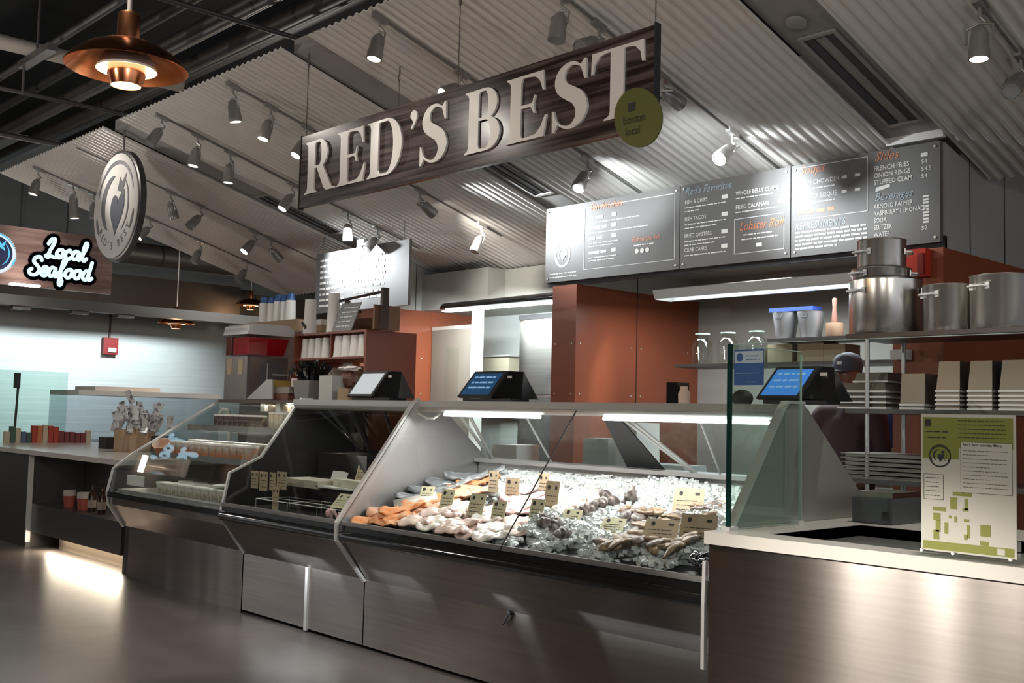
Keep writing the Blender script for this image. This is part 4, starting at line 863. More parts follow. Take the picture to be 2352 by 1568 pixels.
wh = [(985, 1192, 'front left'), (1020, 1198, 'front row, second'), (1060, 1204, 'front row, third'), (1100, 1212, 'front row, fourth'), (1138, 1216, 'front row beside the glass joint'), (1040, 1180, 'second row left'), (1085, 1188, 'second row middle'), (1122, 1192, 'second row right'), (1010, 1178, 'touching the orange salmon'), (1165, 1210, 'just right of the glass joint'), (1065, 1168, 'under the third pale card'), (1118, 1172, 'between two pale cards'), (1200, 1196, 'beside the front whelks'), (1000, 1208, 'lowest at the front edge'), (1045, 1218, 'front edge, second'), (1090, 1226, 'front edge, third'), (1130, 1232, 'front edge, nearest the joint'), (960, 1200, 'tucked against the salmon'), (1185, 1222, 'low beside the ice spill')]
for i, (px, py, w_) in enumerate(wh): put('whi%d' % (i % 3), lambda i=i: fillet(.22, .15, .022, .01, 40+i), [WHT, WHT2, WHT][i % 3], 'white_fish_fillet', 'fish fillet', px, py, rs.uniform(-.6, .6), .012+.014*(i % 3), 'pinkish white fillet in the heap, '+w_, 'pinkish white fillets')
pk = [(1200, 1146, .5, .03, 'brightest, behind the glass joint'), (1222, 1154, .3, .02, 'right of the brightest one'), (1180, 1168, .2, .02, 'in front of the brightest one'), (1205, 1174, -.1, .015, 'lowest of the pink group'), (1215, 1125, .8, .035, 'white tipped, at the back')]
for i, (px, py, rz, h, w_) in enumerate(pk): put('pin%d' % (i % 2), lambda i=i: fillet(.27, .15, .024, .02, 60+i), PINK, 'pink_fish_fillet', 'fish fillet', px, py, rz, h, 'rosy pink fillet, '+w_, 'pink fillets')
cod = [(1290, 1155), (1312, 1148), (1335, 1146), (1358, 1140), (1300, 1166), (1325, 1160), (1352, 1154), (1375, 1148), (1290, 1178), (1312, 1174), (1385, 1158)]
for i, (px, py) in enumerate(cod): put('cod%d' % (i % 3), lambda i=i: fillet(.15, .13, .030, .0, 80+i), [WHT, WHT2, WHT][i % 3], 'pale_fillet_piece', 'fish piece', px, py, rs.uniform(-1, 1), .02+.012*(i % 3), 'pale pink chunk in the heap before the steel pan', 'pale fish chunks before the pan')
# pan edge behind the chunks
b = MB(); q0, q1 = ad(1280, 1140, .0), ad(1420, 1140, .0)
b.tube([(q0.x, q0.y, q0.z), (q0.x+.05, q0.y+.16, q0.z+.10), (q1.x-.2, q1.y+.2, q1.z+.10), (q1.x, q1.y+.1, q1.z+.05)], .008, 8); b.obox(((q0.x+q1.x)/2, q0.y+.12, q0.z+.05), ((q1.x-q0.x)/2-.02, 0, 0), (0, .002, .0), (0, .02, .05))
tag(b.build('steel_pan', TRIM), 'shallow steel pan behind the pale fish chunks', 'pan')
# shells
SHB = mat('brown_shell', (.20, .12, .07), .4, 0, noise=((.42, .30, .20), (30, 30, 30), .4, .65, 3))
SHG = mat('grey_brown_shell', (.09, .07, .065), .35, 0, noise=((.34, .27, .25), (28, 28, 28), .4, .65, 3))
MUS = mat('blue_black_shell', (.012, .012, .02), .2)
def whelk(L, seed):
    r = random.Random(seed); bb = MB(); pr = []
    for i in range(22):
        u = i/21; rad = L*(.30*math.sin(math.pi*min(1, u*1.0))**.8*(1-u*.45)+.012)*(1+.13*math.sin(u*26)); pr.append((rad, (u-.35)*L))
    bb.lathe(pr, (0, 0, L*.22), 12, (0, 1, .25)); return bb
def oyster(L, seed):
    r = random.Random(seed); bb = MB(); vs = []; n, m_ = 12, 7
    for i in range(m_+1):
        v = i/m_
        for k in range(n):
            a = 2*math.pi*k/n; rr = L*.5*(1+.22*math.cos(a))*math.sin(math.pi*(.05+.9*v))**.55*(1+.13*math.sin(3*a+seed)+r.uniform(-.06, .06))
            vs.append((rr*math.cos(a), rr*.66*math.sin(a), (v-.3)*L*.30+r.uniform(-.003, .003)))
    fs = [(i*n+k, i*n+(k+1) % n, (i+1)*n+(k+1) % n, (i+1)*n+k) for i in range(m_) for k in range(n)]+[tuple(range(n-1, -1, -1)), tuple(m_*n+k for k in range(n))]
    return bb.add(vs, fs)
wk = [(1262, 1207, 'nearest the glass joint'), (1248, 1213, 'left of the front group'), (1276, 1220, 'on the front edge of the ice'), (1340, 1186, 'between two pale cards'), (1362, 1178, 'behind the pale card cluster'), (1382, 1166, 'leaning against the pale chunks'), (1412, 1164, 'dark, beside the upright one'), (1452, 1152, 'standing upright with its tip in the air'), (1300, 1236, 'small, low on the front ice'), (1326, 1190, 'half hidden by a pale card'), (1395, 1150, 'behind, near the pan')]
for i, (px, py, w_) in enumerate(wk): put('whk%d' % (i % 2), lambda i=i: whelk(.115, i), SHG, 'whelk_shell', 'whelk', px, py, rs.uniform(0, 6), .03, 'grey-brown whelk on the ice, '+w_, 'whelks on ice', tilt=(1.2, .4) if px == 1452 else (rs.uniform(-.4, .4), 0), s=1.25 if px == 1452 else 1)
for px, py, nx, ny, n in ((1480, 1180, 34, 12, 13), (1545, 1190, 28, 9, 7), (1455, 1235, 38, 14, 16), (1520, 1215, 18, 8, 4), (1410, 1252, 20, 10, 7), (1545, 1262, 22, 14, 8), (1630, 1170, 30, 10, 10), (1635, 1190, 20, 8, 3), (1580, 1240, 14, 8, 3)):
    for k in range(n): put('oys%d' % rs.randrange(4), lambda: oyster(.10, rs.random()*9), [SHB, SHG][px < 1440 and 0 or k % 4 == 0], 'oyster_shell', 'oyster', px+rs.gauss(0, nx*.6), py+rs.gauss(0, ny*.6), rs.uniform(0, 6.3), .035+.03*rs.random(), 'rough brown oyster shell heaped on the crushed ice', 'oysters heaped on the ice', tilt=(rs.uniform(-.5, .5), rs.uniform(-.5, .5)))
for k in range(12):
    x = rs.uniform(1590, 1625); put('mus', lambda: MB().ell((0, 0, .012), (.034, .018, .013), 12, 8), MUS, 'mussel_shell', 'mussel', x, rs.uniform(1275, 1308), rs.uniform(0, 6), .02+.03*rs.random(), 'blue-black mussel at the front corner of the ice beside the right counter', 'mussels', tilt=(rs.uniform(-.6, .6), .3))
# price cards
def card(bb_w, bb_h): return MB().obox((0, 0, bb_h/2), (bb_w/2, 0, 0), (0, .0012, 0), (0, 0, bb_h/2))
def price_card(p, w_, h_, rz, lean, m, label, group):
    t = thing('price_card', label, 'price card', tuple(p), group)
    key = ('card', w_, h_, m.name)
    if key not in PROTO:
        a = card(w_, h_).build('card', m); f = (Vector((-w_/2, -.002, 0)), UX, UZ); bb = MB()
        bb.flat([(w_*.24+.010*math.cos(k*math.pi/6), h_*.80+.012*math.sin(k*math.pi/6)) for k in range(12)], f, .0)
        for k in range(3): bb.bars(f, w_*.12, h_*(.52-.16*k), w_*.72, .006, .0, R1, .6)
        bb.rect(f, w_*.7, w_*.85, h_*.74, h_*.84, .0)
        i_ = bb.build('card_print', INKD); PROTO[key] = (a.data, i_.data); bpy.data.objects.remove(a); bpy.data.objects.remove(i_)
    for nm, me in zip(('card', 'card_print'), PROTO[key]):
        o = bpy.data.objects.new(nm, me); C.objects.link(o); o.parent = t
    t.rotation_euler = (lean, 0, rz)
for px, py, w_, h_, rz, ln, yel, where in ((975, 1152, .085, .105, .5, -.6, 1, 'pale yellow-green price card on the salmon, leftmost in the ice case'), (1022, 1168, .085, .115, .3, -.35, 1, 'pale yellow-green price card, second from left in the ice case'),
        (1088, 1186, .105, .13, .2, -.35, 1, 'pale yellow-green price card in the middle of the fillets with a black dot'), (1142, 1192, .085, .10, .25, -.3, 1, 'pale yellow-green price card just left of the glass joint'),
        (1132, 1130, .075, .125, .1, -.05, 0, 'tall tan price card at the back, leftmost of the tan ones'), (1175, 1146, .085, .12, .35, -.1, 0, 'tan price card second from left at the back'),
        (1247, 1136, .070, .12, .1, -.05, 0, 'tan price card standing at the back right of the glass joint'), (1262, 1178, .085, .17, .2, -.2, 0, 'tan price card right behind the pink fillets, with the black dot'),
        (1228, 1198, .085, .12, .2, -.3, 1, 'pale price card in front of the tan one near the pink fillets'), (1308, 1204, .10, .085, .3, -.6, 1, 'pale yellow price card between the whelks'),
        (1402, 1222, .12, .085, .3, -.75, 1, 'pale yellow price card lying between whelks and oysters'), (1578, 1184, .15, .15, .5, -.55, 0, 'large tan price card at the back right over the oysters'),
        (1513, 1246, .16, .12, .4, -.6, 0, 'wide tan price card leaning on the oysters in front'), (1598, 1250, .17, .14, .3, -.4, 0, 'tan price card nearest the right counter')):
    price_card(ad(px, py, .035), w_, h_, rz, ln, CARDY if yel else CARD, where, 'price cards in the ice case')
# ================================================================== CASE B CONTENTS
b = MB(); b.box(-6.12, -5.36, 3.98, 4.20, .845, .90); tag(b.build('cheese_riser', mat('dark_riser', (.055, .035, .03), .4)), 'dark brown block carrying the white board in the middle display case', 'riser')
tb = thing('serving_board', 'white serving board in the dark middle display case', 'board', (-5.75, 4.0, .90))
MB().prism([(-6.02+.0, 3.90, .903), (-5.38, 3.90, .903), (-5.34, 4.04, .903), (-6.0, 4.10, .903)], (0, 0, .010)).build('board', WHITEP, tb)
MB().prism([(-6.45, 3.90, .89), (-6.0, 3.90, .89), (-6.0, 4.12, .89), (-6.45, 4.12, .89)], (0, 0, .05)).build('wrapped_slab', mat('cream_wrap', (.55, .50, .42), .4), tb)
CH = mat('ivory_cheese', (.78, .74, .62), .4, 0, noise=((.55, .58, .46), (14, 14, 14), .6, .7, 2))
for i, (x, y) in enumerate(((-5.86, 4.0), (-5.76, 4.0), (-5.67, 3.98), (-5.58, 4.0), (-5.50, 3.97))):
    tag(MB().obox((x, y, .938), (.045, .01, 0), (-.01, .04, 0), (0, 0, .024)).build('cheese_wedge', CH), 'ivory cheese piece on the white board, %s from the left' % ORD[i], 'cheese', 'cheese on the board')
tag(MB().obox((-5.93, 4.02, .975), (.06, 0, .0), (0, .01, .03), (0, -.02, .005)).build('cheese_label', PAPER), 'blank white label propped on the cheese board', 'label card')
def jar(c, r, h, lidm, bodym, label, group):
    t = thing('jar', label, 'jar', tuple(c), group)
    MB().lathe([(r*.9, 0), (r, .01), (r, h*.82), (r*.85, h*.9), (r*.85, h)], c, 18).build('jar_body', bodym, t, True)
    MB().lathe([(r*.9, h*.9), (r*.92, h*.9), (r*.92, h*1.03), (0, h*1.03)], c, 18).build('lid', lidm, t, True); return t
JG = mat('cloudy_jar', (.38, .38, .36), .15, .1)
j = jar((-5.95, 4.36, .93), .05, .10, TRIM, JG, 'cloudy lidded jar on the riser of the middle case, left one', 'jars in the middle case')
dup(j, (-5.82, 4.38, .93), 'cloudy lidded jar on the riser of the middle case, centre one'); dup(j, (-5.69, 4.36, .93), 'cloudy lidded jar on the riser of the middle case, right one')
for i, (x, y, z, w_, h_, rz, ln, lab) in enumerate(((-6.08, 4.30, .93, .11, .11, .3, -.35, 'tan card with handwriting left of the jars in the middle case'), (-5.60, 4.30, .93, .10, .11, .1, -.2, 'tan card right of the jars in the middle case'), (-5.52, 4.32, .93, .09, .11, .1, -.1, 'tan card farthest right behind the cheese'),
        (-5.62, 3.80, .80, .12, .12, .2, -.8, 'pale card lying on the wire rack at the front of the middle case'), (-5.44, 3.80, .80, .12, .12, .3, -.7, 'pale card beside the silver seam of the middle case'),
        (-6.60, 3.78, .86, .08, .12, .1, 0, 'tan tag hanging at the far left inside the middle case'), (-6.48, 3.78, .85, .09, .13, .1, 0, 'tan tag second in the hanging bunch at the left of the middle case'), (-6.38, 3.79, .86, .09, .12, -.1, 0, 'tan tag third in the hanging bunch of the middle case'), (-6.28, 3.80, .87, .10, .12, .15, 0, 'tan tag topmost at the right of the hanging bunch'), (-6.30, 3.77, .735, .08, .16, .0, 0, 'long tan tag hanging lowest in the middle case'))):
    price_card((x, y, z), w_, h_, rz, ln, CARD if i not in (3, 4) else CARDY, lab, 'price cards in the middle case')
b = MB(); b.tube([(-5.55, 3.72, .74), (-5.54, 3.70, .80), (-5.50, 3.70, .80), (-5.48, 3.72, .74)], .008, 8); b.tube([(-5.47, 3.72, .74), (-5.45, 3.70, .79), (-5.42, 3.70, .79), (-5.41, 3.72, .74)], .008, 8); b.ell((-5.60, 3.74, .775), (.035, .03, .03), 10, 7, None, .1)
tag(b.build('shrimp_garnish', PINK), 'small pink shellfish at the front corner of the middle case', 'shellfish')
tag(MB().box(-6.65, -6.05, 4.32, 4.68, .931, 1.10).build('steel_tub', STEELD), 'grey steel tub in the back left of the middle case', 'tub')
# ================================================================== CASE C CONTENTS
ORG = mat('tub_with_orange_label', (.62, .54, .47), .3, 0, noise=((.72, .27, .12), (9, 9, 9), .46, .58, 2))
WTB = mat('tub_with_white_lid', (.66, .63, .57), .3, 0, noise=((.34, .30, .20), (14, 14, 14), .5, .66, 2))
def tubs(xs, y, z, r, h, m, nm, label, cat, group, sq=False):
    first = None
    for i, x in enumerate(xs):
        if first is None:
            first = thing(nm, label, cat, (x, y, z), group)
            if sq: MB().box(x-r, x+r, y-r*.8, y+r*.8, z, z+h*.85).build('tub_body', m, first); MB().box(x-r*1.05, x+r*1.05, y-r*.85, y+r*.85, z+h*.86, z+h).build('tub_lid', WHITEP, first)
            else: MB().lathe([(r*.82, 0), (r, h*.85)], (x, y, z), 16).build('tub_body', m, first, True); MB().lathe([(r*1.05, h*.86), (r*1.05, h), (0, h)], (x, y, z), 16).build('tub_lid', WHITEP, first, True)
        else: dup(first, (x, y, z))
tubs([-8.38+i*.112 for i in range(12)], 4.06, 1.013, .052, .115, ORG, 'labelled_tub', 'orange-labelled tub in the front row of the middle shelf of the leftmost case', 'tub', 'orange-labelled tubs')
tubs([-8.34+i*.112 for i in range(12)], 4.20, 1.013, .052, .125, ORG, 'labelled_tub', 'orange-labelled tub in the second row of the middle shelf of the leftmost case', 'tub', 'orange-labelled tubs, second row')
t = thing('open_tub', 'tilted clear tub of shrimp at the left end of the middle shelf', 'tub', (-8.52, 4.02, 1.013)); MB().lathe([(.05, 0), (.075, .10), (.07, .10), (.045, .01)], (-8.52, 4.02, 1.02), 16, (.4, -.5, 1)).build('tub_body', ORG, t, True)
tubs([-8.15+i*.125 for i in range(11)], 3.86, .723, .058, .085, WTB, 'white_lidded_tub', 'white-lidded tub in the front row on the deck of the leftmost case', 'tub', 'white-lidded tubs on the deck')
tubs([-8.10+i*.125 for i in range(10)], 4.02, .723, .058, .09, WTB, 'white_lidded_tub', 'white-lidded tub in the second row on the deck of the leftmost case', 'tub', 'white-lidded tubs on the deck, back row')
tag(MB().lathe([(.02, 0), (.14, .015), (.15, .02), (.02, .012)], (-7.25, 3.98, .815), 24).build('white_plate', WHITEP, smooth=True), 'white plate lying on the tubs in the leftmost case', 'plate')
tag(MB().box(-8.62, -8.32, 3.76, 3.775, .76, .84).build('label_card', PAPER), 'blank white label card at the left end of the leftmost case', 'label card')
tubs([-8.30+i*.085 for i in range(9)], 4.40, 1.253, .038, .10, mat('brown_packet', (.085, .05, .035), .4, 0, noise=((.22, .15, .11), (20, 20, 20), .45, .6, 2)), 'brown_packet', 'small dark brown packet on the upper shelf of the leftmost case', 'packet', 'brown packets', True)
tubs([-7.42+i*.075 for i in range(8)], 4.40, 1.253, .034, .13, mat('lit_cream_tub', (.68, .60, .45), .35), 'cream_tub', 'cream coloured tub under the bright strip on the upper shelf', 'tub', 'cream tubs', True)
# small white faucet beyond the case
tag(MB().tube([(-9.6, 5.2, .95), (-9.6, 5.2, 1.33), (-9.6, 5.18, 1.38), (-9.65, 5.15, 1.39), (-9.68, 5.13, 1.35)], .02, 8).build('white_faucet', WHITEP, smooth=True), 'white gooseneck faucet behind the slanted case edge on the left', 'faucet')
# ================================================================== ON TOP OF THE CASES
ZT = 1.481
t = thing('juice_dispenser', 'drink dispenser with clear bowls of red juice over a grey machine body', 'drink dispenser', (-8.35, 5.0, ZT))
jx0, jx1 = -8.66, -8.27; q = ax(662, 820, jx1); jy0, jy1 = 4.62, q.y
MB().box(jx0, jx1, jy0, jy1, ZT, 1.855).build('machine_body', mat('machine_steel', (.30, .27, .25), .35, .7), t)
MB().box(jx1, jx1+.004, jy0+.12, jy1-.06, 1.56, 1.80).box(jx1, jx1+.006, jy0, jy0+.025, ZT, 1.855).build('side_panel', mat('side_panel_grey', (.14, .13, .135), .3), t)
MB().box(jx1+.004, jx1+.007, (jy0+jy1)/2-.01, (jy0+jy1)/2+.0, 1.56, 1.80).box(jx1+.003, jx1+.008, jy0+.25, jy0+.42, 1.70, 1.715).build('panel_trim', TRIM, t)
MB().box(jx0+.05, jx0+.13, jy0-.004, jy0, 1.70, 1.84).build('juice_label', CARD, t); MB().box(jx0+.24, jx0+.32, jy0-.004, jy0, 1.70, 1.83).build('juice_label', CARD, t)
BOWL = glassmat('bowl_clear', (.93, .93, .93), f0=1.6)
MB().prismx([(jy0-.02, 1.86), (jy0-.02, 2.10), (jy0+.04, 2.13), (jy1-.02, 2.13), (jy1+.03, 2.08), (jy1-.05, 1.86)], jx0+.13, jx1+.03).build('clear_bowl', BOWL, t)
MB().prismx([(jy0, 1.87), (jy0, 2.02), (jy1-.01, 2.02), (jy1-.06, 1.87)], jx0+.14, jx1+.02).build('red_juice', mat('red_juice', (.42, .006, .015), .15, coat=.5), t)
MB().prismx([(jy0-.02, 1.86), (jy0-.02, 2.10), (jy0+.04, 2.13), (jy1-.02, 2.13), (jy1-.05, 1.86)], jx0-.0, jx0+.12).build('clear_bowl', BOWL, t)
MB().prismx([(jy0, 1.87), (jy0, 2.03), (jy1-.06, 2.03), (jy1-.06, 1.87)], jx0+.01, jx0+.11).build('iced_tea', mat('iced_tea', (.16, .035, .01), .15), t)
MB().prismx([(jy0-.025, 2.045), (jy0-.01, 2.12), (jy0+.04, 2.14), (jy1-.03, 2.14), (jy1+.03, 2.10), (jy1+.035, 2.045)], jx0-.005, jx1+.035).build('bowl_lid', mat('frosted_lid', (.68, .67, .66), .3), t)
# shelf unit with cups
t = thing('cup_shelf_unit', 'russet shelf unit stacked with white cups behind the deli case', 'shelf unit', (-7.4, 5.1, ZT))
RW = mat('russet_shelf_board', (.20, .05, .026), .4); b = MB()
b.box(-6.975, -6.95, 4.92, 5.42, ZT, 2.05); b.build('side_board', RW, t)
for nm, z in (('shelf_board', 2.035), ('shelf_board', 1.825), ('shelf_board', ZT+.01)): MB().box(-8.0, -6.975, 4.92, 5.42, z, z+.018).build(nm, RW, t)
MB().box(-8.02, -8.0, 4.92, 5.42, ZT, 2.05).build('side_board', RW, t); MB().box(-7.50, -7.49, 4.95, 5.42, 1.844, 2.034).build('divider_board', RW, t)
def cup(r, h, c): return MB().lathe([(r*1.05, 0), (r*1.05, .006), (r*.98, .008), (r*.72, h)], c, 16)
cupm = mat('white_paper_cup', (.82, .81, .78), .45); proto = None
for x in (-7.93, -7.83, -7.73, -7.62):
    for z in (1.843,):
        o = cup(.045, .17, (x, 4.99, z)).build('cup_stack', cupm, loc=(x, 4.99, z), smooth=True) if proto is None else dup(proto, (x, 4.99, z)); tag(o, 'white cup stack on the left half of the lower cup shelf', 'cup stack', 'white cup stacks, left half'); proto = proto or o
pr2 = None
for x in (-7.42, -7.31, -7.19, -7.08):
    o = cup(.055, .175, (x, 4.99, 1.844)).build('cup_stack', cupm, loc=(x, 4.99, 1.844), smooth=True) if pr2 is None else dup(pr2, (x, 4.99, 1.844)); tag(o, 'white cup stack on the right half of the lower cup shelf', 'cup stack', 'white cup stacks, right half'); pr2 = pr2 or o
    o = dup(pr2, (x-.05, 5.14, 1.844)); o['label'] = 'white cup stack in the back row of the lower cup shelf'; o['group'] = 'white cup stacks, back row'
for i, (px, h) in enumerate(((711, .30), (765, .33))):
    q = ay(px, 765, 5.0); t = thing('tall_cup_tube', ['tall white cup tube with a small black mark on top of the cup shelf', 'tall white cup tube beside the chalkboard crate'][i], 'cup tube', (q.x, 5.0, 2.0535), 'tall cup tubes')
    MB().lathe([(.060, 0), (.052, h*.5), (.047, h)], (q.x, 5.0, 2.054), 20).build('tube_body', cupm, t, True)
    if i == 0: MB().obox((q.x-.0, 4.938, 2.13), (.03, 0, -.025), (0, .002, 0), (.008, 0, .01)).build('black_mark', INKD, t)
q = ay(738, 740, 5.2); tag(MB().box(q.x-.09, q.x+.09, 5.15, 5.3, 2.054, 2.15).build('small_carton', CARTON), 'small brown carton between the two tall cup tubes', 'carton')
tag(MB().box(q.x-.10, q.x+.10, 5.14, 5.31, 2.1505, 2.20).build('napkin_pack', PAPER), 'white napkin pack on the small carton between the cup tubes', 'napkins')
# chalkboard crate
q = ay(812, 757, 4.98)
t = thing('wooden_tote', 'dark wooden carry crate with a tall handle and chalkboard front on the cup shelf', 'crate', (q.x, 5.0, 2.054))
x0_ = ay(772, 757, 4.98).x; x1_ = ay(880, 757, 4.98).x
b = MB(); b.box(x1_-.10, x1_-.08, 4.95, 5.2, 2.054, 2.25); b.box(x0_+.02, x1_-.10, 5.18, 5.2, 2.054, 2.18); b.box(x0_+.02, x0_+.04, 4.97, 5.2, 2.054, 2.2); b.build('crate_side', mat('crate_wood', (.22, .12, .07), .6), t)
b = MB(); b.obox((x1_-.045, 5.02, 2.22), (.016, 0, 0), (0, .03, 0), (0, 0, .165)); b.obox((x0_+.05, 5.05, 2.26), (.014, 0, 0), (0, .02, 0), (0, 0, .06)); b.tube([(x0_-.12, 5.03, 2.315), (x1_-.045, 5.03, 2.362)], .012, 8); b.build('handle', mat('handle_wood', (.05, .03, .025), .5), t)
b = MB(); o_ = Vector((x0_, 4.935, 2.056)); b.prism([o_, o_+Vector((.28, 0, 0)), o_+Vector((.34, .05, .23)), o_+Vector((.07, .05, .23))], (0, .008, 0)); cb = b.build('chalkboard', mat('chalk_grey', (.27, .28, .28), .6), t)
u_ = Vector((1, 0, 0)); v_ = Vector((.055, .05, .23)).normalized(); b = MB(); f = (o_+Vector((.03, -.003, .0)), u_, v_)
for k in range(5): b.bars(f, .01+.008*k, .035+.04*k, .20, .018, .0, R1, .6)
b.build('chalk_writing', MW, cb)
# carton of cups further left
t = thing('cup_carton_rack', 'dark rack holding the open brown carton behind the juice dispenser', 'rack', (-9.3, 5.7, .952)); MB().box(-9.85, -8.81, 5.5, 5.69, .952, 2.155).build('rack_body', WOODD, t)
c0, c1 = ay(580, 762, 5.55), ay(692, 735, 5.55); t = thing('open_carton', 'open brown carton full of tall white sleeves above the juice dispenser', 'carton', (-9.3, 5.7, 2.156))
MB().box(c0.x, c1.x, 5.50, 5.80, 2.157, c1.z+.01).build('carton_body', CARTON, t)
for i, (px, top) in enumerate(((608, 682), (627, 683), (641, 677), (657, 678), (669, 674))):
    a_ = ay(px, top, 5.65); z0_ = c1.z+.012; s_ = thing('cup_sleeve', 'blue-topped white cup sleeve standing in the brown carton, %s from left' % ORD[i], 'cup sleeve', (a_.x, 5.65, z0_), 'cup sleeves in the carton'); hh_ = a_.z-z0_
    MB().lathe([(.055, 0), (.05, hh_*.75), (.045, hh_*.76)], (a_.x, 5.65, z0_), 12).build('sleeve_body', cupm, s_, True); MB().lathe([(.045, hh_*.765), (.034, hh_), (.0, hh_)], (a_.x, 5.65, z0_), 12).build('blue_cap', mat('blue_sleeve_cap', (.05, .14, .36), .4) if i == 0 else bpy.data.materials['blue_sleeve_cap'], s_, True)
# clutter on the deck
def clutter(nm, label, cat, px, py, y, w_, h_, dp, m, z=ZT):
    q_ = ay(px, py, y); return tag(MB().box(q_.x-w_/2, q_.x+w_/2, y-dp/2, y+dp/2, z+.0005, z+h_).build(nm, m), label, cat)
q = ay(718, 880, 4.75)
t = thing('utensil_bin', 'grey bin bristling with black plastic forks and spoons', 'utensil bin', (q.x, 4.75, ZT))
MB().prism([(q.x-.10, 4.65, ZT+.002), (q.x+.10, 4.65, ZT+.002), (q.x+.12, 4.64, ZT+.16), (q.x-.12, 4.64, ZT+.16)], (0, .2, 0)).build('bin_body', mat('grey_bin', (.22, .21, .20), .4), t)
b = MB()
for k in range(110):
    a, rr = rs.uniform(0, 6.3), rs.uniform(0, .075); p0 = Vector((q.x+rr*math.cos(a), 4.74+rr*math.sin(a)*.8, ZT+.12)); l = rs.uniform(.09, .19); dv = Vector((rr*1.1*math.cos(a)/.1, rr*math.sin(a)/.1, 1.1)).normalized()
    b.tube([p0, p0+dv*l], .007, 5); b.obox(p0+dv*l, (.016, 0, .0), (0, .006, 0), tuple(dv*.022))
b.build('black_cutlery', BLACKG, t)
clutter('clear_tub', 'frosted white tub beside the bin of black forks', 'tub', 768, 890, 4.62, .18, .19, .16, mat('frosted_tub', (.48, .48, .46), .35))
clutter('cardboard_tray', 'small cardboard box left of the pale register screen', 'box', 803, 900, 4.60, .14, .09, .12, CARTON)
for i, (px, h0, w_, m) in enumerate(((664, 0, .30, WOODD), (668, .055, .26, mat('grey_box', (.25, .22, .20), .5)), (650, .11, .12, mat('brass_box', (.30, .20, .05), .4)))):
    clutter('stacked_box', ['dark flat box at the bottom of the small stack on the deck', 'grey flat box in the middle of the small stack on the deck', 'small brassy box topping the stack on the deck'][i], 'box', px, 900, 4.75, w_, .053, .2, m, ZT+h0)
t = jar(ay(672, 860, 5.0).xy.to_3d()+Vector((0, 0, ZT)), .035, .26, BLACKM, mat('dark_bottle_glass', (.06, .02, .015), .15), 'dark slim bottle behind the stack of flat boxes', 'deck bottles')
clutter('white_rag', 'crumpled pink-white cloth on the stack of boxes', 'cloth', 688, 880, 4.72, .09, .07, .1, mat('rosy_cloth', (.6, .48, .48), .8), ZT+.11)
clutter('paper_bag', 'beige paper bag under the cup shelf', 'bag', 768, 850, 5.05, .17, .25, .2, mat('beige_paper', (.50, .42, .35), .8), ZT+.03)
clutter('takeout_box', 'cream takeout box beside the beige bag under the cup shelf', 'box', 800, 855, 5.05, .13, .18, .2, mat('cream_box', (.62, .52, .42), .7), ZT+.03)
clutter('brown_carton', 'brown carton at the right end under the cup shelf', 'carton', 828, 850, 5.1, .14, .26, .2, CARTON, ZT+.03)
t = thing('wrapped_mop_head', 'dark brown object with white frill beside the register', 'basket', tuple(ay(805, 880, 4.7))); q = ay(802, 880, 4.7)
MB().ell((q.x, 4.7, ZT+.155), (.085, .07, .075), 14, 9, None, .06).build('basket_body', WOODD, t); MB().ell((q.x, 4.70, ZT+.245), (.10, .07, .022), 14, 7, None, .25).build('frill', PAPER, t)
q0, q1 = ay(570, 915, 4.62), ay(645, 868, 4.72); tag(MB().prism([(q0.x, 4.60, ZT+.004), (q1.x-.02, 4.60, ZT+.17), (q1.x+.06, 4.60, ZT+.17), (q0.x+.42, 4.60, ZT+.004)], (0, .015, 0)).build('propped_sheet', mat('silver_sheet', (.45, .44, .44), .4, .3)), 'propped grey sheet slanting before the juice dispenser', 'sheet')
for i in range(9):
    x = -8.0+i*.12; o = tag(MB().box(x, x+.07, 4.61, 4.66, 1.385, 1.452).build('hanging_packet', CARD if i % 2 else PAPER), 'small packet in the row under the top deck of the leftmost case', 'packet', 'packets under the deck edge')
# wall hook thing + pole device by the russet wall
t = thing('door_pull', 'slim upright pole with a steel crossbar before the russet wall', 'stand', tuple(ay(928, 915, 5.9)*1)); q = ay(930, 852, 5.9); t.location = (q.x, 5.9, 0)
MB().tube([(q.x, 5.9, 0), (q.x, 5.9, ay(931, 770, 5.9).z)], .007, 8).build('pole', COPPER, t); MB().box(q.x-.13, q.x+.13, 5.86, 5.9, q.z-.01, q.z+.02).box(q.x-.10, q.x+.02, 5.86, 5.9, q.z-.06, q.z-.01).build('crossbar', STEELD, t)
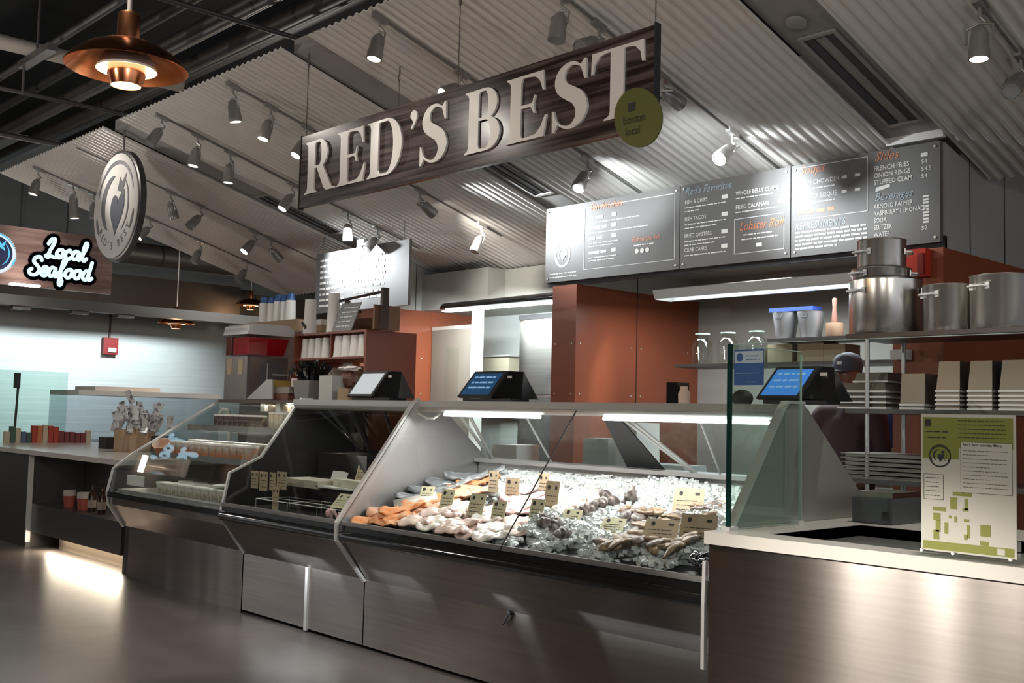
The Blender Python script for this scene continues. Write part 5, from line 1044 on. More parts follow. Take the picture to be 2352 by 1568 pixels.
# registers
def register(px0, px1, pytop, pybase, y, scr, label, idx):
    a_, c_ = ay(px0, pybase, y), ay(px1, pybase, y); tz = ay(px0, pytop, y).z; x0_, x1_ = a_.x, c_.x; w_ = x1_-x0_; z0_ = ZT-.002
    t = thing('cash_register', label, 'register', ((x0_+x1_)/2, y, z0_), 'touchscreen registers'); hh_ = tz-z0_
    sw = w_*.60
    MB().box(x0_+.02, x1_-.04, y-.05, y+.10, z0_+.004, z0_+.022).build('base', BLACKM, t)
    # leaning screen facing the front, wedge housing behind
    p = [Vector((x0_, y-.08, z0_+.03)), Vector((x0_+sw, y-.08, z0_+.03)), Vector((x0_+sw+.05, y+.02, tz)), Vector((x0_+.05, y+.02, tz))]
    bz = MB().prism(p, (.0, .022, -.008)).build('screen_bezel', BLACKM, t)
    u, v = (p[1]-p[0]), (p[3]-p[0]); n = u.cross(v).normalized(); q_ = [p[0]+u*f1+v*f2+n*.002 for f1, f2 in ((.07, .08), (.93, .08), (.93, .90), (.07, .90))]
    ts = MB().add(q_, [(0, 1, 2, 3)]).build('touch_screen', scr, bz)
    if idx > 0:
        bb = MB(); f = (p[0], u.normalized(), v.normalized()); W2, H2 = u.length, v.length
        for k in range(3): bb.bars(f, W2*.16, H2*(.72-.2*k), W2*.66, H2*.09, .0032, R1, .7)
        bb.build('screen_text', emis('screen_text_%d' % idx, (.35, .60, .95), .55), bz)
    MB().add([p[1]+Vector((0, .02, 0)), p[2]+Vector((0, .02, 0)), Vector((x1_-.05, y+.06, tz-.005)), Vector((x1_, y-.0, z0_+.02)), Vector((x1_, y+.14, z0_+.02)), Vector((x0_+.06, y+.14, z0_+.02)), Vector((x0_+.10, y+.06, tz-.005))], [(0, 1, 2, 3), (2, 3, 4), (1, 2, 6), (2, 4, 5, 6), (0, 3, 4, 5), (0, 1, 6, 5)]).build('housing', BLACKG, t)
    MB().box(x0_+sw+.055, x0_+sw+.09, y+.015, y+.02, tz-.045, tz-.03).build('status_light', WHITEP, t); return t
scrW = emis('pale_screen', (.80, .84, .84), .62); scrD = emis('deep_blue_screen', (.03, .09, .19), .6); scrB = emis('bright_blue_screen', (.06, .22, .62), .85)
register(818, 915, 853, 912, 4.40, scrW, 'black register with a blank white screen on the deli case, leftmost of three', 0)
register(1072, 1198, 853, 920, 4.40, scrD, 'black register with a dim blue screen on the seafood case, middle of three', 1)
register(1758, 1922, 842, 940, 4.36, scrB, 'black register with a bright blue screen at the right end of the seafood case', 2)
q = ay(1620, 915, 4.6)
tag(MB().lathe([(.03, 0), (.032, .05), (.02, .075), (.02, .09)], (q.x, 4.42, ZT), 14).build('small_bottle', mat('peach_bottle', (.65, .48, .38), .4), smooth=True), 'small peach coloured bottle on the case top near the jars', 'bottle')
tag(MB().box(q.x-.10, q.x-.03, 4.4, 4.5, ZT, ZT+.11).build('card_terminal', BLACKG), 'black payment box left of the peach bottle', 'terminal')
tag(MB().ell((ay(1705, 925, 4.45).x, 4.45, ZT+.03), (.055, .05, .045), 14, 8).build('black_cap_object', BLACKM, smooth=True), 'rounded black object behind the sneeze guard', 'case')
# ================================================================== LEFT ALCOVE
t = thing('kitchen_door', 'grey-beige kitchen door leaf with pale top edge standing by the russet wall', 'door', (-8.2, 6.84, 0))
MB().box(-8.49, -7.88, 6.82, 6.86, 0, 2.24).build('door_leaf', mat('door_taupe', (.235, .205, .18), .5), t); MB().box(-8.49, -7.86, 6.815, 6.865, 2.24, 2.275).build('top_channel', TRIM, t)
MB().box(-8.25, -8.05, 6.815, 6.82, 1.45, 2.05).build('window_patch', mat('door_patch', (.20, .18, .15), .5), t)
tag(MB().box(-7.86, -7.79, 6.80, 6.9, 0, 2.42).build('white_post', WHITEP), 'glowing white post right of the grey-beige door', 'post')
t = thing('steel_fridge', 'tall stainless fridge beside the narrow russet partition', 'fridge', (-6.9, 7.2, 0))
MB().box(-7.33, -6.10, 6.95, 7.48, .05, 2.30).build('cabinet', STEELD, t); MB().box(-7.33, -6.10, 6.93, 6.95, 2.30, 2.345).build('dark_top', BLACKM, t); FR_ = brushed('fridge_steel', (.16, .155, .15), .3, .8, .3); MB().box(-7.30, -6.12, 6.92, 6.948, .25, 1.575).build('door_panel', FR_, t); MB().box(-7.30, -6.12, 6.92, 6.948, 1.60, 2.28).build('door_panel', FR_, t)
t = thing('storage_bin', 'clear-lidded beige bin on a shelf between white post and fridge', 'bin', (-8.0, 7.3, 1.66)); MB().prism([(-8.22, 7.20, 1.66), (-7.76, 7.20, 1.66), (-7.74, 7.20, 1.98), (-8.26, 7.20, 1.98)], (0, .25, 0)).build('bin_body', mat('beige_bin', (.42, .38, .29), .5), t); MB().box(-8.28, -7.72, 7.18, 7.47, 1.982, 2.0).build('bin_lid', TRIM, t)
tag(MB().box(-8.3, -7.34, 7.15, 7.49, 1.63, 1.658).build('wall_shelf', TRIM), 'shelf under the beige bin in the left alcove', 'shelf')
t = thing('shop_light', 'black-bodied fluorescent light in the left alcove', 'light fixture', (-7.1, 6.4, 2.38)); MB().tube([(-7.86, 6.4, 2.395), (-7.80, 6.4, 2.405), (-6.0, 6.4, 2.41)], [.01, .035, .04], 14).build('housing', BLACKG, t, True)
MB().box(-7.78, -6.0, 6.36, 6.44, 2.355, 2.366).build('diffuser', emis('alcove_diffuser', (.92, 1, .98), 6), t)
light('AREA', 'alcove_tube', (-7.15, 6.46, 2.345), 60, (.90, 1, .98), (-7.25, 6.90, 1.6), shape='RECTANGLE', size=1.6, size_y=.12)
# ================================================================== RIGHT ALCOVE
t = thing('trough_light', 'long open white trough light under the menu boards', 'light fixture', (-4.3, 6.4, 2.34))
b = MB(); x0, x1 = -5.21, -3.35
b.sheetx([(6.36, 2.315), (6.33, 2.375), (6.46, 2.40), (6.59, 2.375), (6.56, 2.315)], x0, x1, .006); b.build('reflector', mat('white_reflector', (.80, .84, .85), .3), t)
MB().tube([(x0+.04, 6.46, 2.35), (x1, 6.46, 2.35)], .014, 10).build('fluorescent_tube', emis('trough_tube', (.93, 1, 1), 7), t)
MB().prismx([(6.36, 2.31), (6.33, 2.375), (6.46, 2.40), (6.59, 2.375), (6.56, 2.31)], x0-.006, x0).build('end_cap', WHITEP, t)
light('AREA', 'trough_glow', (-4.3, 6.44, 2.305), 30, COOL, (-4.3, 6.5, 1.0), shape='RECTANGLE', size=1.8, size_y=.16)
light('SPOT', 'partition_wash', (-3.9, 6.3, 2.55), 60, WARM, (-5.7, 6.75, 1.55), spot_size=.62, spot_blend=.35, shadow_soft_size=.03)
for nm, z, x0, x1, lab in (('wall_shelf', 1.79, -5.05, -3.15, 'long dark lower shelf in the right alcove holding glass jars'), ('wall_shelf', 1.955, -4.24, -3.15, 'short dark upper shelf in the right alcove holding buckets')):
    tag(MB().box(x0, x1, 6.40, 6.75, z, z+.022).build(nm, mat('shelf_dark', (.06, .055, .05), .4) if z < 1.8 else bpy.data.materials['shelf_dark']), lab, 'shelf', 'alcove shelves')
JCL = glassmat('jar_clear', (.86, .88, .86), f0=1.7)
for i, px in enumerate((1613, 1672, 1738)):
    q = ay(px, 830, 6.5); t = thing('glass_jar', 'large empty clear glass jar on the lower alcove shelf, %s from left' % ORD[i], 'jar', (q.x, 6.5, 1.813), 'clear glass jars'); h = .235
    MB().lathe([(.06, 0), (.075, .01), (.078, .12), (.07, .16), (.045, .19), (.045, .215), (.052, .22)], (q.x, 6.5, 1.813), 24).build('jar_body', JCL, t, True); MB().lathe([(.052, .221), (.055, .222), (.055, .232), (.0, .232)], (q.x, 6.5, 1.813), 20).build('lid', GEDGEL, t, True)
    MB().tube([(q.x+.02, 6.43, 1.84), (q.x+.015, 6.425, 1.94)], .004, 5).build('tap_stem', WHITEP, t)
for i, (px, r) in enumerate(((1805, .092), (1863, .095))):
    q = ay(px, 775, 6.55); t = thing('metal_bucket', ['galvanised bucket on the upper alcove shelf, left one', 'galvanised bucket on the upper alcove shelf, right one with ring handle'][i], 'bucket', (q.x, 6.55, 1.978), 'metal buckets')
    MB().lathe([(r*.72, 0), (r, .185), (r*1.06, .19), (r*.95, .19), (r*.7, .01)], (q.x, 6.55, 1.978), 24).build('pail', mat('galvanised_zinc', (.36, .37, .38), .4, .9) if i == 0 else bpy.data.materials['galvanised_zinc'], t, True)
    MB().tube([(q.x-.03, 6.455, 2.15), (q.x-.02, 6.45, 2.12), (q.x+.02, 6.45, 2.12), (q.x+.03, 6.455, 2.15)], .004, 6).build('handle', INKD, t)
q = ay(1838, 715, 6.6); tag(MB().box(q.x-.19, q.x+.16, 6.5, 6.62, 2.172, 2.20).build('navy_tray', BLUE), 'navy tray lying across the two buckets', 'tray')
q = ay(1917, 770, 6.55); t = thing('pestle_mortar', 'tan mortar with an upright wooden pestle on the upper alcove shelf', 'mortar', (q.x, 6.55, 1.978)); MB().lathe([(.05, 0), (.06, .02), (.058, .10), (.05, .10), (.048, .03)], (q.x, 6.55, 1.978), 20).build('mortar_bowl', mat('tan_clay', (.30, .19, .12), .6), t, True)
MB().lathe([(.025, 0), (.02, .08), (.014, .14), (.018, .2), (.01, .21)], (q.x, 6.55, 2.04), 12).build('pestle', WOODD, t, True)
for i, (px, w_, h_) in enumerate(((1745, .10, .10), (1800, .16, .13), (1870, .16, .14), (1925, .12, .12))):
    q = ay(px, 830, 6.55); tag(MB().box(q.x-w_/2-.02, q.x+w_/2+.02, 6.5, 6.70, 1.8125, 1.8125+h_).build('storage_carton', mat('straw_carton', (.34, .29, .19), .7) if i == 0 else bpy.data.materials['straw_carton']), 'straw-coloured carton on the lower alcove shelf, %s from the left' % ORD[i], 'carton', 'alcove cartons')
t = thing('back_counter', 'steel back counter along the kitchen behind the cases', 'counter', (-4.3, 7.1, 0)); MB().box(-5.69, -3.12, 6.85, 7.54, .0, .88).build('cabinet', STEELD, t); MB().box(-5.69, -3.12, 6.82, 7.54, .881, .92).build('worktop', STEEL, t)
for i, (px, py, w_, h_, m, nm) in enumerate(((1180, 1000, .30, .22, PAPER, 'white prep box'), (1390, 990, .26, .30, mat('frosty_tub', (.55, .60, .55), .4), 'frosted ice tub'), (1460, 985, .20, .42, PAPER, 'white apron bundle'), (1530, 1010, .50, .14, mat('steel_blue_lid', (.50, .56, .55), .3), 'pale covered dish'))):
    q = ay(px, py, 5.85); t = thing('stand_in_container', nm+' standing in for a pale shape behind the seafood case', 'container', (q.x, 5.85, .95)); MB().prism([(q.x-w_/2, 5.75, .951), (q.x+w_/2, 5.75, .951), (q.x+w_*.46, 5.75, .95+h_), (q.x-w_*.46, 5.75, .95+h_)], (0, .25, 0)).build('container_body', m, t)  # made-up containers standing in for pale figure-like shapes behind the glass
t = thing('prep_table', 'pale prep table standing behind the seafood case', 'table', (-4.2, 5.85, 0)); MB().box(-5.6, -3.15, 5.55, 6.02 if False else 5.98, .92, .95).build('table_top', TRIM, t)
for x in (-5.55, -3.2):
    for y in (5.6, 5.93): MB().box(x-.02, x+.02, y-.02, y+.02, 0, .919).build('leg', TRIM, t)
# ================================================================== RIGHT SHELF RACK
RX0, RX1, RY0, RY1 = -2.945, -1.2, 5.20, 5.66
t = thing('wire_shelf_rack', 'steel shelf rack at the right loaded with stock pots and steel pans', 'shelf rack', (-2.1, 5.4, 0))
SD = mat('rack_grey', (.10, .095, .09), .35, .7); RP = mat('rack_post_steel', (.36, .36, .35), .35, .9)
for z in (1.852, 1.455, 1.09): MB().prismx([(RY0, z), (RY0, z+.024), (RY1, z+.024), (RY1, z)], RX0-.01, RX1).build('shelf', SD, t)
for x in (RX0+.05, RX1-.05):
    for y in (RY0+.03, RY1-.03): MB().tube([(x+.05, y, 0), (x+.05, y, 1.852)], .013, 10).build('post', RP, t)
def pot(px, r, h, z, y, label, hz=.78, rim=True, lid=False):
    q = ay(px, 700, y); c = (q.x, y, z); t = thing('stock_pot', label, 'pot', c, 'stock pots on the top shelf')
    MB().lathe([(r*.96, 0), (r, .012), (r, h-.006), (r*1.025, h), (r*.985, h), (r*.97, .02), (0, .02)], c, 40).build('pot_body', POT, t, True)
    for s in (-1, 1):
        a = math.radians(-90+s*0) if s == -1 else math.radians(90); cx, cy = c[0]+r*math.cos(a), y+r*math.sin(a)
        ang = math.radians(-112) if s == -1 else math.radians(20); d = Vector((math.cos(ang), math.sin(ang), 0)); tn = Vector((-d.y, d.x, 0)); p = Vector(c)+d*(r)+Vector((0, 0, h*hz))
        MB().tube([p-tn*.05, p-tn*.045+d*.03, p+tn*.045+d*.03, p+tn*.05], .006, 8).obox(p-tn*.05, tn*.012, (0, 0, .016), d*.003).obox(p+tn*.05, tn*.012, (0, 0, .016), d*.003).build('handle', TRIM, t, True)
    return t
ZP = 1.8765
pot(2034, .190, .30, ZP, 5.42, 'large steel stock pot at the left end of the top shelf')
pot(2025, .155, .060, ZP+.302, 5.42, 'steel pot ring sitting in the mouth of the large pot', hz=.5)
pot(2025, .128, .155, ZP+.365, 5.42, 'small steel pot topping the stack at the left end', hz=.55)
pot(2180, .128, .245, ZP, 5.40, 'medium steel stock pot in the middle of the top shelf')
pot(2305, .155, .270, ZP, 5.38, 'steel stock pot at the right edge of the photo')
# pans on the middle shelf
def pan(px0, px1, z, n, hh_, step, label, grp, y=5.36, taper=.86, cat='steel pan'):
    x0_, x1_ = ay(px0, 900, y).x, ay(px1, 900, y).x; first = None
    for k in range(n):
        zz = z+step*k
        top = (k == n-1)
        if first is None:
            c = ((x0_+x1_)/2, y, zz); w_ = (x1_-x0_)/2; first = thing('steel_pan', None, 'pan', c, grp); H2 = hh_
            bb = MB(); bb.box(x0_, x1_, y-.13, y+.13, zz, zz+.010); bb.build('pan_rim', TRIM, first)
            bb = MB(); tp = taper;  bb.add([(c[0]+sx*w_*(.96 if lv == 0 else tp), y+sy*.12*(1 if lv == 0 else tp), zz+(.011 if lv == 0 else H2)) for lv in (0, 1) for sx, sy in ((-1, -1), (1, -1), (1, 1), (-1, 1))], [(0, 1, 5, 4), (1, 2, 6, 5), (2, 3, 7, 6), (3, 0, 4, 7), (4, 5, 6, 7), (0, 1, 2, 3)]); bb.build('pan_body', mat('pan_steel', (.24, .225, .195), .36, .9) if 'pan_steel' not in bpy.data.materials else bpy.data.materials['pan_steel'], first)
            o = first
        else: o = dup(first, ((x0_+x1_)/2, y, zz))
        o['label'] = label % (ORD[k]+' from the bottom')
ZS = 1.4795
pan(1952, 2062, ZS, 4, .050, .029, 'upside-down shallow steel pan in the left stack, %s', 'shallow pans, left stack')
pan(1986, 2066, ZS+.140, 1, .055, .05, 'small upturned pan resting on the left stack, %s', 'small top pan', y=5.40)
pan(2092, 2150, ZS, 2, .165, .018, 'deep narrow steel pan between the stacks, %s', 'deep pans, single pair', taper=.92)
pan(2174, 2230, ZS, 5, .155, .022, 'tall upturned steel pan, middle nest, %s', 'nested tall pans, first', taper=.84)
pan(2246, 2304, ZS, 5, .155, .022, 'tall upturned steel pan, nest right of the middle, %s', 'nested tall pans, second', taper=.84)
pan(2318, 2385, ZS, 5, .155, .022, 'tall upturned steel pan, nest cut by the photo edge, %s', 'nested tall pans, third', taper=.84)
for k in range(6):
    q = ay(2040, 1090, 5.3); zz = 1.1145+k*.023; o = MB().prism([(q.x-.20, 5.22, zz), (q.x+.24, 5.22, zz), (q.x+.24, 5.60, zz), (q.x-.20, 5.60, zz)], (0, 0, .012)); o.prism([(q.x-.22, 5.205, zz+.012), (q.x+.26, 5.205, zz+.012), (q.x+.26, 5.62, zz+.012), (q.x-.22, 5.62, zz+.012)], (0, 0, .004))
    tag(o.build('sheet_tray', bpy.data.materials['pan_steel']), 'flat sheet tray in the low stack behind the end panel, %s from the bottom' % ORD[k], 'tray', 'sheet trays')
tag(MB().prism([(-2.18, 5.64, 1.66), (-1.90, 5.62, 1.66), (-1.85, 5.75, 1.72), (-2.16, 5.76, 1.74)], (0, 0, .02)).build('blue_basin', mat('lid_blue', (.02, .14, .32), .3)), 'bright blue basin edge behind the tall pans', 'basin')
# black slicer box on the counter behind the end panel
a_, c_ = ay(1988, 1205, 4.62), ay(2080, 1120, 4.62)
t = thing('receipt_printer', 'dark grey countertop machine with a bright lid edge behind the end panel', 'machine', ((a_.x+c_.x)/2, 4.65, .9555))
MB().box(a_.x, c_.x, 4.50, 4.80, .9565, 1.07).build('machine_body', mat('slate_machine', (.10, .11, .12), .35, .3), t); MB().box(a_.x+.0, c_.x-.01, 4.52, 4.78, 1.0705, 1.095).build('bright_lid', STEEL, t); MB().box(c_.x-.05, c_.x-.02, 4.495, 4.50, .975, 1.01).build('dial', BLACKG, t)
# russet and white things seen between shelves
tag(MB().box(-3.08, -2.98, 5.93, 6.0, 1.88-.1, 1.84).build('white_switch_box', WHITEP), 'small white box on the russet column under the top shelf', 'box')
q = ay(2112, 605, 5.97); t = thing('red_bell_box', 'bright red alarm box on the russet column behind the pots', 'alarm', (q.x, 5.97, q.z)); MB().box(q.x-.06, q.x+.06, 5.92, 5.995, q.z-.08, q.z+.08).build('alarm_body', mat('bright_red', (.55, .03, .015), .35), t); MB().box(q.x+.02, q.x+.055, 5.90, 5.92, q.z-.07, q.z+.05).build('alarm_lens', AR, t)
t = thing('kitchen_shelf', 'white lit shelf edge glimpsed behind the rack', 'shelf', (-3.6, 6.3, 1.0)); MB().box(-4.1, -3.15, 6.38, 6.66, 1.20, 1.25).build('shelf_board', WHITEP, t); MB().box(-3.45, -3.15, 6.40, 6.64, 1.0, 1.19).build('crate', mat('cream_crate', (.55, .48, .40), .6), t); MB().box(-4.05, -4.0, 6.40, 6.64, 0, 1.2).box(-3.2, -3.16, 6.40, 6.64, 0, 1.0).build('leg', RP, t)
tag(MB().box(-3.62, -3.42, 6.42, 6.58, 1.251, 1.44).build('bagged_bundle', mat('slate_blue_bag', (.13, .18, .24), .3)), 'slate-blue bagged bundle behind the rack posts', 'bag')
tag(MB().box(-3.36, -3.20, 6.42, 6.58, 1.251, 1.50).build('navy_bin', BLUE), 'navy bin behind the rack near the russet column', 'bin')
# ================================================================== PERSON behind the register
SK = mat('skin_brown', (.20, .085, .055), .5); SHIRT = mat('dark_plum_shirt', (.05, .022, .028), .8); CAPM = mat('slate_cap', (.06, .075, .105), .7); HAIRM = mat('black_hair', (.01, .009, .008), .6); PANTS = mat('black_trousers', (.015, .015, .018), .8)
pc = ay(1947, 862, 6.1); hx, hy = pc.x, 6.1; hz_ = pc.z
dirf = Vector((-hx*.2-.0, -1.0, 0)).normalized()
t = thing('person', 'person in a slate-blue cap and dark shirt standing behind the rightmost register', 'person', (hx, hy, 0))
def limb(b_, pts, rr, seg=12):
    b_.tube(pts, rr, seg)
    for p_, r_ in zip(pts, rr): b_.ell(p_, (r_, r_, r_), 10, 7)
S_ = hz_-.0   # head centre height
b = MB(); V = Vector
b.ell((hx, hy, hz_), (.075, .095, .115), 20, 14); b.ell((hx, hy-.035, hz_-.06), (.052, .06, .055), 14, 9); b.ell((hx, hy-.10, hz_-.015), (.014, .022, .022), 8, 6)
for s in (-1, 1): b.ell((hx+s*.078, hy+.005, hz_-.01), (.012, .022, .032), 8, 6)
limb(b, [V((hx, hy+.01, hz_-.08)), V((hx, hy+.015, hz_-.20))], [.052, .06])
sh = hz_-.25
limb(b, [V((hx-.16, hy+.01, sh)), V((hx+.16, hy+.01, sh))], [.065, .065]); b.ell((hx, hy+.01, sh-.16), (.165, .11, .22), 16, 10); b.ell((hx, hy+.01, sh-.42), (.155, .115, .18), 16, 10)
for s in (-1, 1):
    limb(b, [V((hx+s*.19, hy+.01, sh-.01)), V((hx+s*.225, hy+.02, sh-.30)), V((hx+s*.18, hy-.20, sh-.42))], [.052, .042, .028]); b.ell((hx+s*.175, hy-.25, sh-.43), (.035, .05, .018), 10, 7)
    for k in range(4): limb(b, [V((hx+s*(.155+.014*k), hy-.285, sh-.43)), V((hx+s*(.155+.014*k), hy-.325-.006*(k in (1, 2)), sh-.445)), V((hx+s*(.155+.014*k), hy-.34, sh-.465))], [.009, .008, .007], 6)
    limb(b, [V((hx+s*.145, hy-.24, sh-.43)), V((hx+s*.12, hy-.28, sh-.44))], [.011, .009], 6)
    limb(b, [V((hx+s*.09, hy+.01, sh-.55)), V((hx+s*.10, hy-.0, .50)), V((hx+s*.10, hy+.02, .09))], [.085, .06, .042]); b.ell((hx+s*.10, hy-.05, .045), (.045, .12, .042), 12, 8)
body = b.build('person_body', SK, t); m_ = body.modifiers.new('r', 'REMESH'); m_.mode = 'VOXEL'; m_.voxel_size = .009; m_.use_smooth_shade = True; m2_ = body.modifiers.new('s', 'SMOOTH'); m2_.iterations = 3
b = MB(); limb(b, [V((hx-.16, hy+.01, sh)), V((hx+.16, hy+.01, sh))], [.075, .075]); b.ell((hx, hy+.01, sh-.16), (.18, .125, .23), 16, 10); b.ell((hx, hy+.01, sh-.42), (.17, .13, .17), 16, 10)
for s in (-1, 1): limb(b, [V((hx+s*.19, hy+.01, sh-.01)), V((hx+s*.222, hy+.02, sh-.22))], [.064, .056])
sm = b.build('shirt', SHIRT, t); m_ = sm.modifiers.new('r', 'REMESH'); m_.mode = 'VOXEL'; m_.voxel_size = .011; m_.use_smooth_shade = True; sm.modifiers.new('s', 'SMOOTH').iterations = 3
b = MB(); b.ell((hx, hy+.01, sh-.52), (.172, .13, .10), 16, 9)
for s in (-1, 1): limb(b, [V((hx+s*.09, hy+.01, sh-.55)), V((hx+s*.10, hy, .50)), V((hx+s*.10, hy+.02, .12))], [.097, .073, .058])
tr = b.build('trousers', PANTS, t); m_ = tr.modifiers.new('r', 'REMESH'); m_.mode = 'VOXEL'; m_.voxel_size = .012; m_.use_smooth_shade = True
b = MB(); b.lathe([(.084, 0), (.09, .03), (.085, .07), (.062, .10), (.02, .115), (0, .116)], (hx, hy+.005, hz_+.03), 24, (0, -.08, 1), 1, 1.12); b.build('cap', CAPM, t, True)
b = MB(); b.prism([(hx+.075*math.cos(a), hy-.06-.085*math.sin(a), hz_+.035-.02*math.sin(a)) for a in [math.pi*i/10 for i in range(11)]], (0, 0, .008)); b.build('cap_brim', CAPM, t)
MB().box(hx-.02, hx+.015, hy-.098, hy-.092, hz_+.065, hz_+.085).build('cap_badge', WHITEP, t)
b = MB(); b.ell((hx, hy+.02, hz_+.0), (.080, .092, .09), 16, 10); h_ = b.build('hair', HAIRM, t, True)
b = MB()
for s in (-1, 1): b.ell((hx+s*.03, hy-.088, hz_+.005), (.011, .008, .007), 10, 7)
b.build('eyes', mat('eye_white', (.5, .48, .45), .3), t)
b = MB()
for s in (-1, 1): b.ell((hx+s*.03, hy-.095, hz_+.005), (.005, .003, .005), 8, 6)
b.build('pupils', INKD, t)
MB().ell((hx, hy-.093, hz_-.065), (.022, .007, .006), 10, 6).build('mouth', mat('lips', (.18, .06, .05), .5), t)
# ================================================================== LEFT COUNTER AND FAR STALL
t = thing('service_counter', 'dark left counter with pale top, open condiment niche and a glowing toe kick', 'counter', (-10.6, 4.2, 0))
TOPW = mat('pale_counter_top', (.50, .46, .42), .22); BD = mat('dark_counter_panel', (.075, .07, .07), .35, .6)
MB().box(-13.2, -10.99, 3.80, 5.6, 0, .90).build('end_cabinet', BD, t); MB().box(-13.25, -8.80, 3.77, 5.7, .905, .95).build('counter_top', TOPW, t)
MB().box(-10.985, -8.86, 3.84, 5.5, .15, .425).build('lower_panel', BD, t); MB().box(-10.98, -8.86, 4.35, 5.5, .43, .90).build('niche_back', mat('niche_steel', (.35, .29, .25), .25, .9, bump=[((2, 2, 40), .4, .01)]), t)
MB().box(-11.0, -10.975, 3.795, 3.84, .05, .90).build('corner_trim', TRIM, t); MB().box(-10.70, -8.92, 4.02, 4.06, .0, .15).build('toe_kick', mat('toe_brown', (.40, .33, .26), .4, .3), t)
MB().box(-10.6, -8.95, 3.93, 3.96, .128, .14).build('glow_strip', emis('toe_strip', (1, .86, .64), 10), t)
light('AREA', 'toe_light', (-9.8, 3.90, .125), 17, (1, .86, .66), (-9.8, 3.80, 0), shape='RECTANGLE', size=1.7, size_y=.03)
tag(MB().box(-8.855, -8.64, 3.86, 4.3, .0, .41).build('dark_gap_panel', BLACKM), 'black recessed panel between the left counter and the leftmost case', 'panel')
for i, (px, kind) in enumerate(((160, 'cup'), (192, 'cup'), (212, 'bottle'), (235, 'bottle'))):
    q = ay(px, 1135, 3.98)
    if kind == 'cup': t = thing('sauce_cup', 'white-lidded red sauce tub in the counter niche, %s one' % ('left', 'right')[i], 'sauce tub', (q.x, 3.98, .4255), 'sauce tubs'); MB().lathe([(.045, 0), (.055, .11)], (q.x, 3.98, .426), 16).build('tub_body', mat('sauce_red', (.30, .07, .05), .4) if i == 0 else bpy.data.materials['sauce_red'], t, True); MB().lathe([(.057, .111), (.057, .165), (0, .165)], (q.x, 3.98, .426), 16).build('lid', mat('dull_lid', (.40, .36, .34), .5) if i == 0 else bpy.data.materials['dull_lid'], t, True)
    else: t = thing('sauce_bottle', 'dark brown sauce bottle in the counter niche, %s one' % ('left', 'right')[i-2], 'bottle', (q.x, 3.98, .4255), 'sauce bottles'); MB().lathe([(.035, 0), (.038, .15), (.014, .20), (.013, .26), (0, .26)], (q.x, 3.98, .426), 16).build('bottle_glass', mat('amber_dark', (.025, .01, .006), .12) if i == 2 else bpy.data.materials['amber_dark'], t, True); MB().lathe([(.0385, .04), (.0388, .11)], (q.x, 3.98, .426), 16).build('bottle_label', mat('faded_label', (.30, .24, .21), .6) if i == 2 else bpy.data.materials['faded_label'], t, True)
light('POINT', 'far_cabinet_fill', (-11.3, 7.2, 2.95), 90, WARM, shadow_soft_size=.1)  # added fill, kept out of sight, whitens the far cabinet top
light('AREA', 'niche_light', (-9.6, 4.25, .88), 1.6, (1, .85, .66), (-9.6, 4.3, .4), shape='RECTANGLE', size=.5, size_y=.03)
def onc(px, py): return az(px, py, .951)
q = onc(262, 1036); t = thing('napkin_box', 'rustic brown box full of clear-wrapped cutlery packs on the left counter', 'box', (q.x, q.y, .951))
MB().box(q.x-.02, q.x+.16, q.y, q.y+.35, .9515, 1.17).build('box_body', CARTON, t); b = MB()
r7 = random.Random(5); cc = V((q.x+.12, q.y+.18, 1.25))
for k in range(60):
    p_ = cc+V((r7.gauss(0, .12), r7.gauss(0, .10), abs(r7.gauss(-.02, .09))-.06)); dv = V((r7.uniform(-.6, .6), r7.uniform(-.4, .4), 1)).normalized()
    b.obox(p_, dv.orthogonal().normalized()*.030, dv.cross(dv.orthogonal()).normalized()*.005, dv*.07)
b.build('wrapped_packs', mat('crinkled_wrap', (.62, .62, .64), .2, 0, noise=((.16, .16, .18), (25, 25, 25), .5, .62, 2)), t)
q = onc(232, 1030); tag(MB().box(q.x-.12, q.x+.07, q.y+.02, q.y+.3, .9515, 1.07).build('napkin_dispenser', BLACKM), 'black napkin dispenser left of the rustic box', 'napkin dispenser')
q = onc(322, 1036); tag(MB().box(q.x-.06, q.x+.14, q.y+.05, q.y+.3, .9515, 1.11).build('napkin_dispenser', BLACKM), 'black napkin dispenser right of the rustic box', 'napkin dispenser')
# far stall glass and packets
t = thing('far_sneeze_glass', 'tall glass guard with a black post at the far left edge', 'glass guard', (-13.0, 4.3, .95)); a_ = ax(158, 855, -13.1); c_ = ax(0, 1010, -13.1)
MB().box(-13.12, -13.11, c_.y-.3, a_.y, .951, a_.z).build('glass_pane', glassmat('greenish_far', (.80, .90, .87)), t); p_ = ax(32, 1000, -13.08); MB().tube([(-13.08, p_.y, .951), (-13.08, p_.y+.02, 1.72)], .014, 8).build('post', BLACKM, t); MB().box(-13.1, -13.05, p_.y-.03, p_.y+.03, 1.58, 1.76).build('bracket', BLACKM, t)
t = thing('far_display_case', 'pale glass display cabinet with a white top near the teal wall', 'display case', (-14.6, 6.2, 0)); a_, c_ = ax(180, 900, -14), ax(505, 905, -14)
MB().box(-15, -14, a_.y, c_.y, 0, .93).build('cabinet', mat('pale_cabinet', (.40, .40, .41), .5), t); MB().box(-15, -14, a_.y, c_.y, .931, a_.z-.04).build('glass_body', glassmat('hazy_glass', (.72, .75, .77), f0=1.7), t); MB().box(-15, -13.98, a_.y, c_.y, a_.z-.035, a_.z+.03).build('white_top', WHITEP, t)
b = MB(); b.box(-14.9, -14.2, a_.y+.3, c_.y-.8, a_.z+.031, a_.z+.09); tag(b.build('paper_bundle', PAPER), 'low white bundle lying on the pale far cabinet', 'bundle')
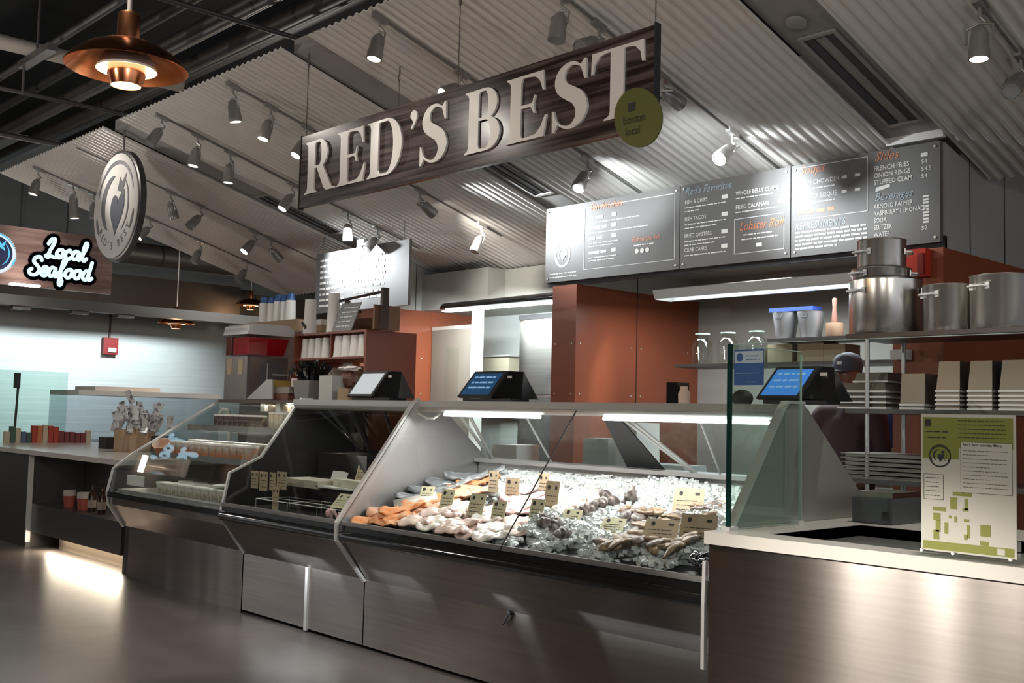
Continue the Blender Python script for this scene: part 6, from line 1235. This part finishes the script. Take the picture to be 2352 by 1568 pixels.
pc_ = [mat('packet_red', (.35, .05, .03), .5), mat('packet_orange', (.45, .17, .07), .5), mat('packet_tan', (.45, .40, .28), .5), mat('packet_blue', (.08, .12, .20), .5), mat('packet_maroon', (.17, .04, .04), .5), mat('packet_green', (.05, .10, .08), .5)]
cn = ['red', 'orange', 'tan', 'blue', 'maroon', 'green']; seq = [2, 5, 2, 3, 5, 0, 1, 2, 0, 0, 4, 4, 4, 4, 4, 2]
for k, ci in enumerate(seq):
    q = ax(12+k*12.5, 985, -12.9); tag(MB().box(-12.96, -12.90, q.y, q.y+.055, .9515, [1.06, 1.12, 1.10, 1.06, 1.05, 1.13, 1.13, 1.14, 1.13, 1.12, 1.07, 1.06, 1.06, 1.05, 1.05, 1.08][k]+.02).build('snack_packet', pc_[ci]), '%s snack packet in the row on the far left counter, %s from left' % (cn[ci], (ORD+['thirteenth', 'fourteenth', 'fifteenth', 'sixteenth'])[k]), 'packet', 'snack packets')
# vents
def vent(x, y0, y1, label, w_=.10, n=3):
    t = thing('slot_vent', label, 'vent', (x, (y0+y1)/2, cz((y0+y1)/2)), 'ceiling slot vents')
    b = MB(); zz = .026
    for xa, xb in ((x-w_-.02, x-w_), (x+w_, x+w_+.02)): b.prismx([(y0, cz(y0)+zz), (y1, cz(y1)+zz), (y1, cz(y1)+zz-.012), (y0, cz(y0)+zz-.012)], xa, xb)
    for ya in (y0, y1-.02): b.prismx([(ya, cz(ya)+zz), (ya+.02, cz(ya+.02)+zz), (ya+.02, cz(ya+.02)+zz-.012), (ya, cz(ya)+zz-.012)], x-w_, x+w_)
    b.build('frame', GYP, t); b = MB(); st = 2*w_/(2*n-1)
    for k in range(n): b.prismx([(y0+.03, cz(y0+.03)+zz+.002), (y1-.03, cz(y1-.03)+zz+.002), (y1-.03, cz(y1-.03)+zz-.006), (y0+.03, cz(y0+.03)+zz-.006)], x-w_+2*k*st+.004, x-w_+(2*k+1)*st-.004)
    b.build('dark_slot', BLACKM, t)
vent(-8.79, 4.98, 5.85, 'long black slot vent on the left grey ceiling strip', n=3); vent(-5.92, 4.90, 5.85, 'black slot vent in the grey strip partly behind the big sign', .09, 3); vent(-2.93, 4.85, 5.83, 'twin-slot black vent on the right grey ceiling strip', .09, 2)
MB_ = MB().lathe([(.045, 0), (.055, .005), (.055, .014), (.045, .018)], (-2.95, 4.70, cz(4.70)+.012), 24, (0, -.27, -1)); tag(MB_.build('smoke_detector', GYP, smooth=True), 'flush round detector plate on the right grey ceiling strip', 'detector')
b = MB(); q_ = Vector((-5.45, 4.05, cz(4.05))); b.tube([q_, q_-Vector((0, 0, .05)), q_-Vector((.015, 0, .075)), q_-Vector((0, 0, .10))], .005, 6); b.tube([q_-Vector((0, 0, .1)), q_-Vector((0, 0, .45))], .002, 4); tag(b.build('ceiling_hook', PIPE), 'small hook and thin wire hanging from the ribbed ceiling above the big sign', 'hook')
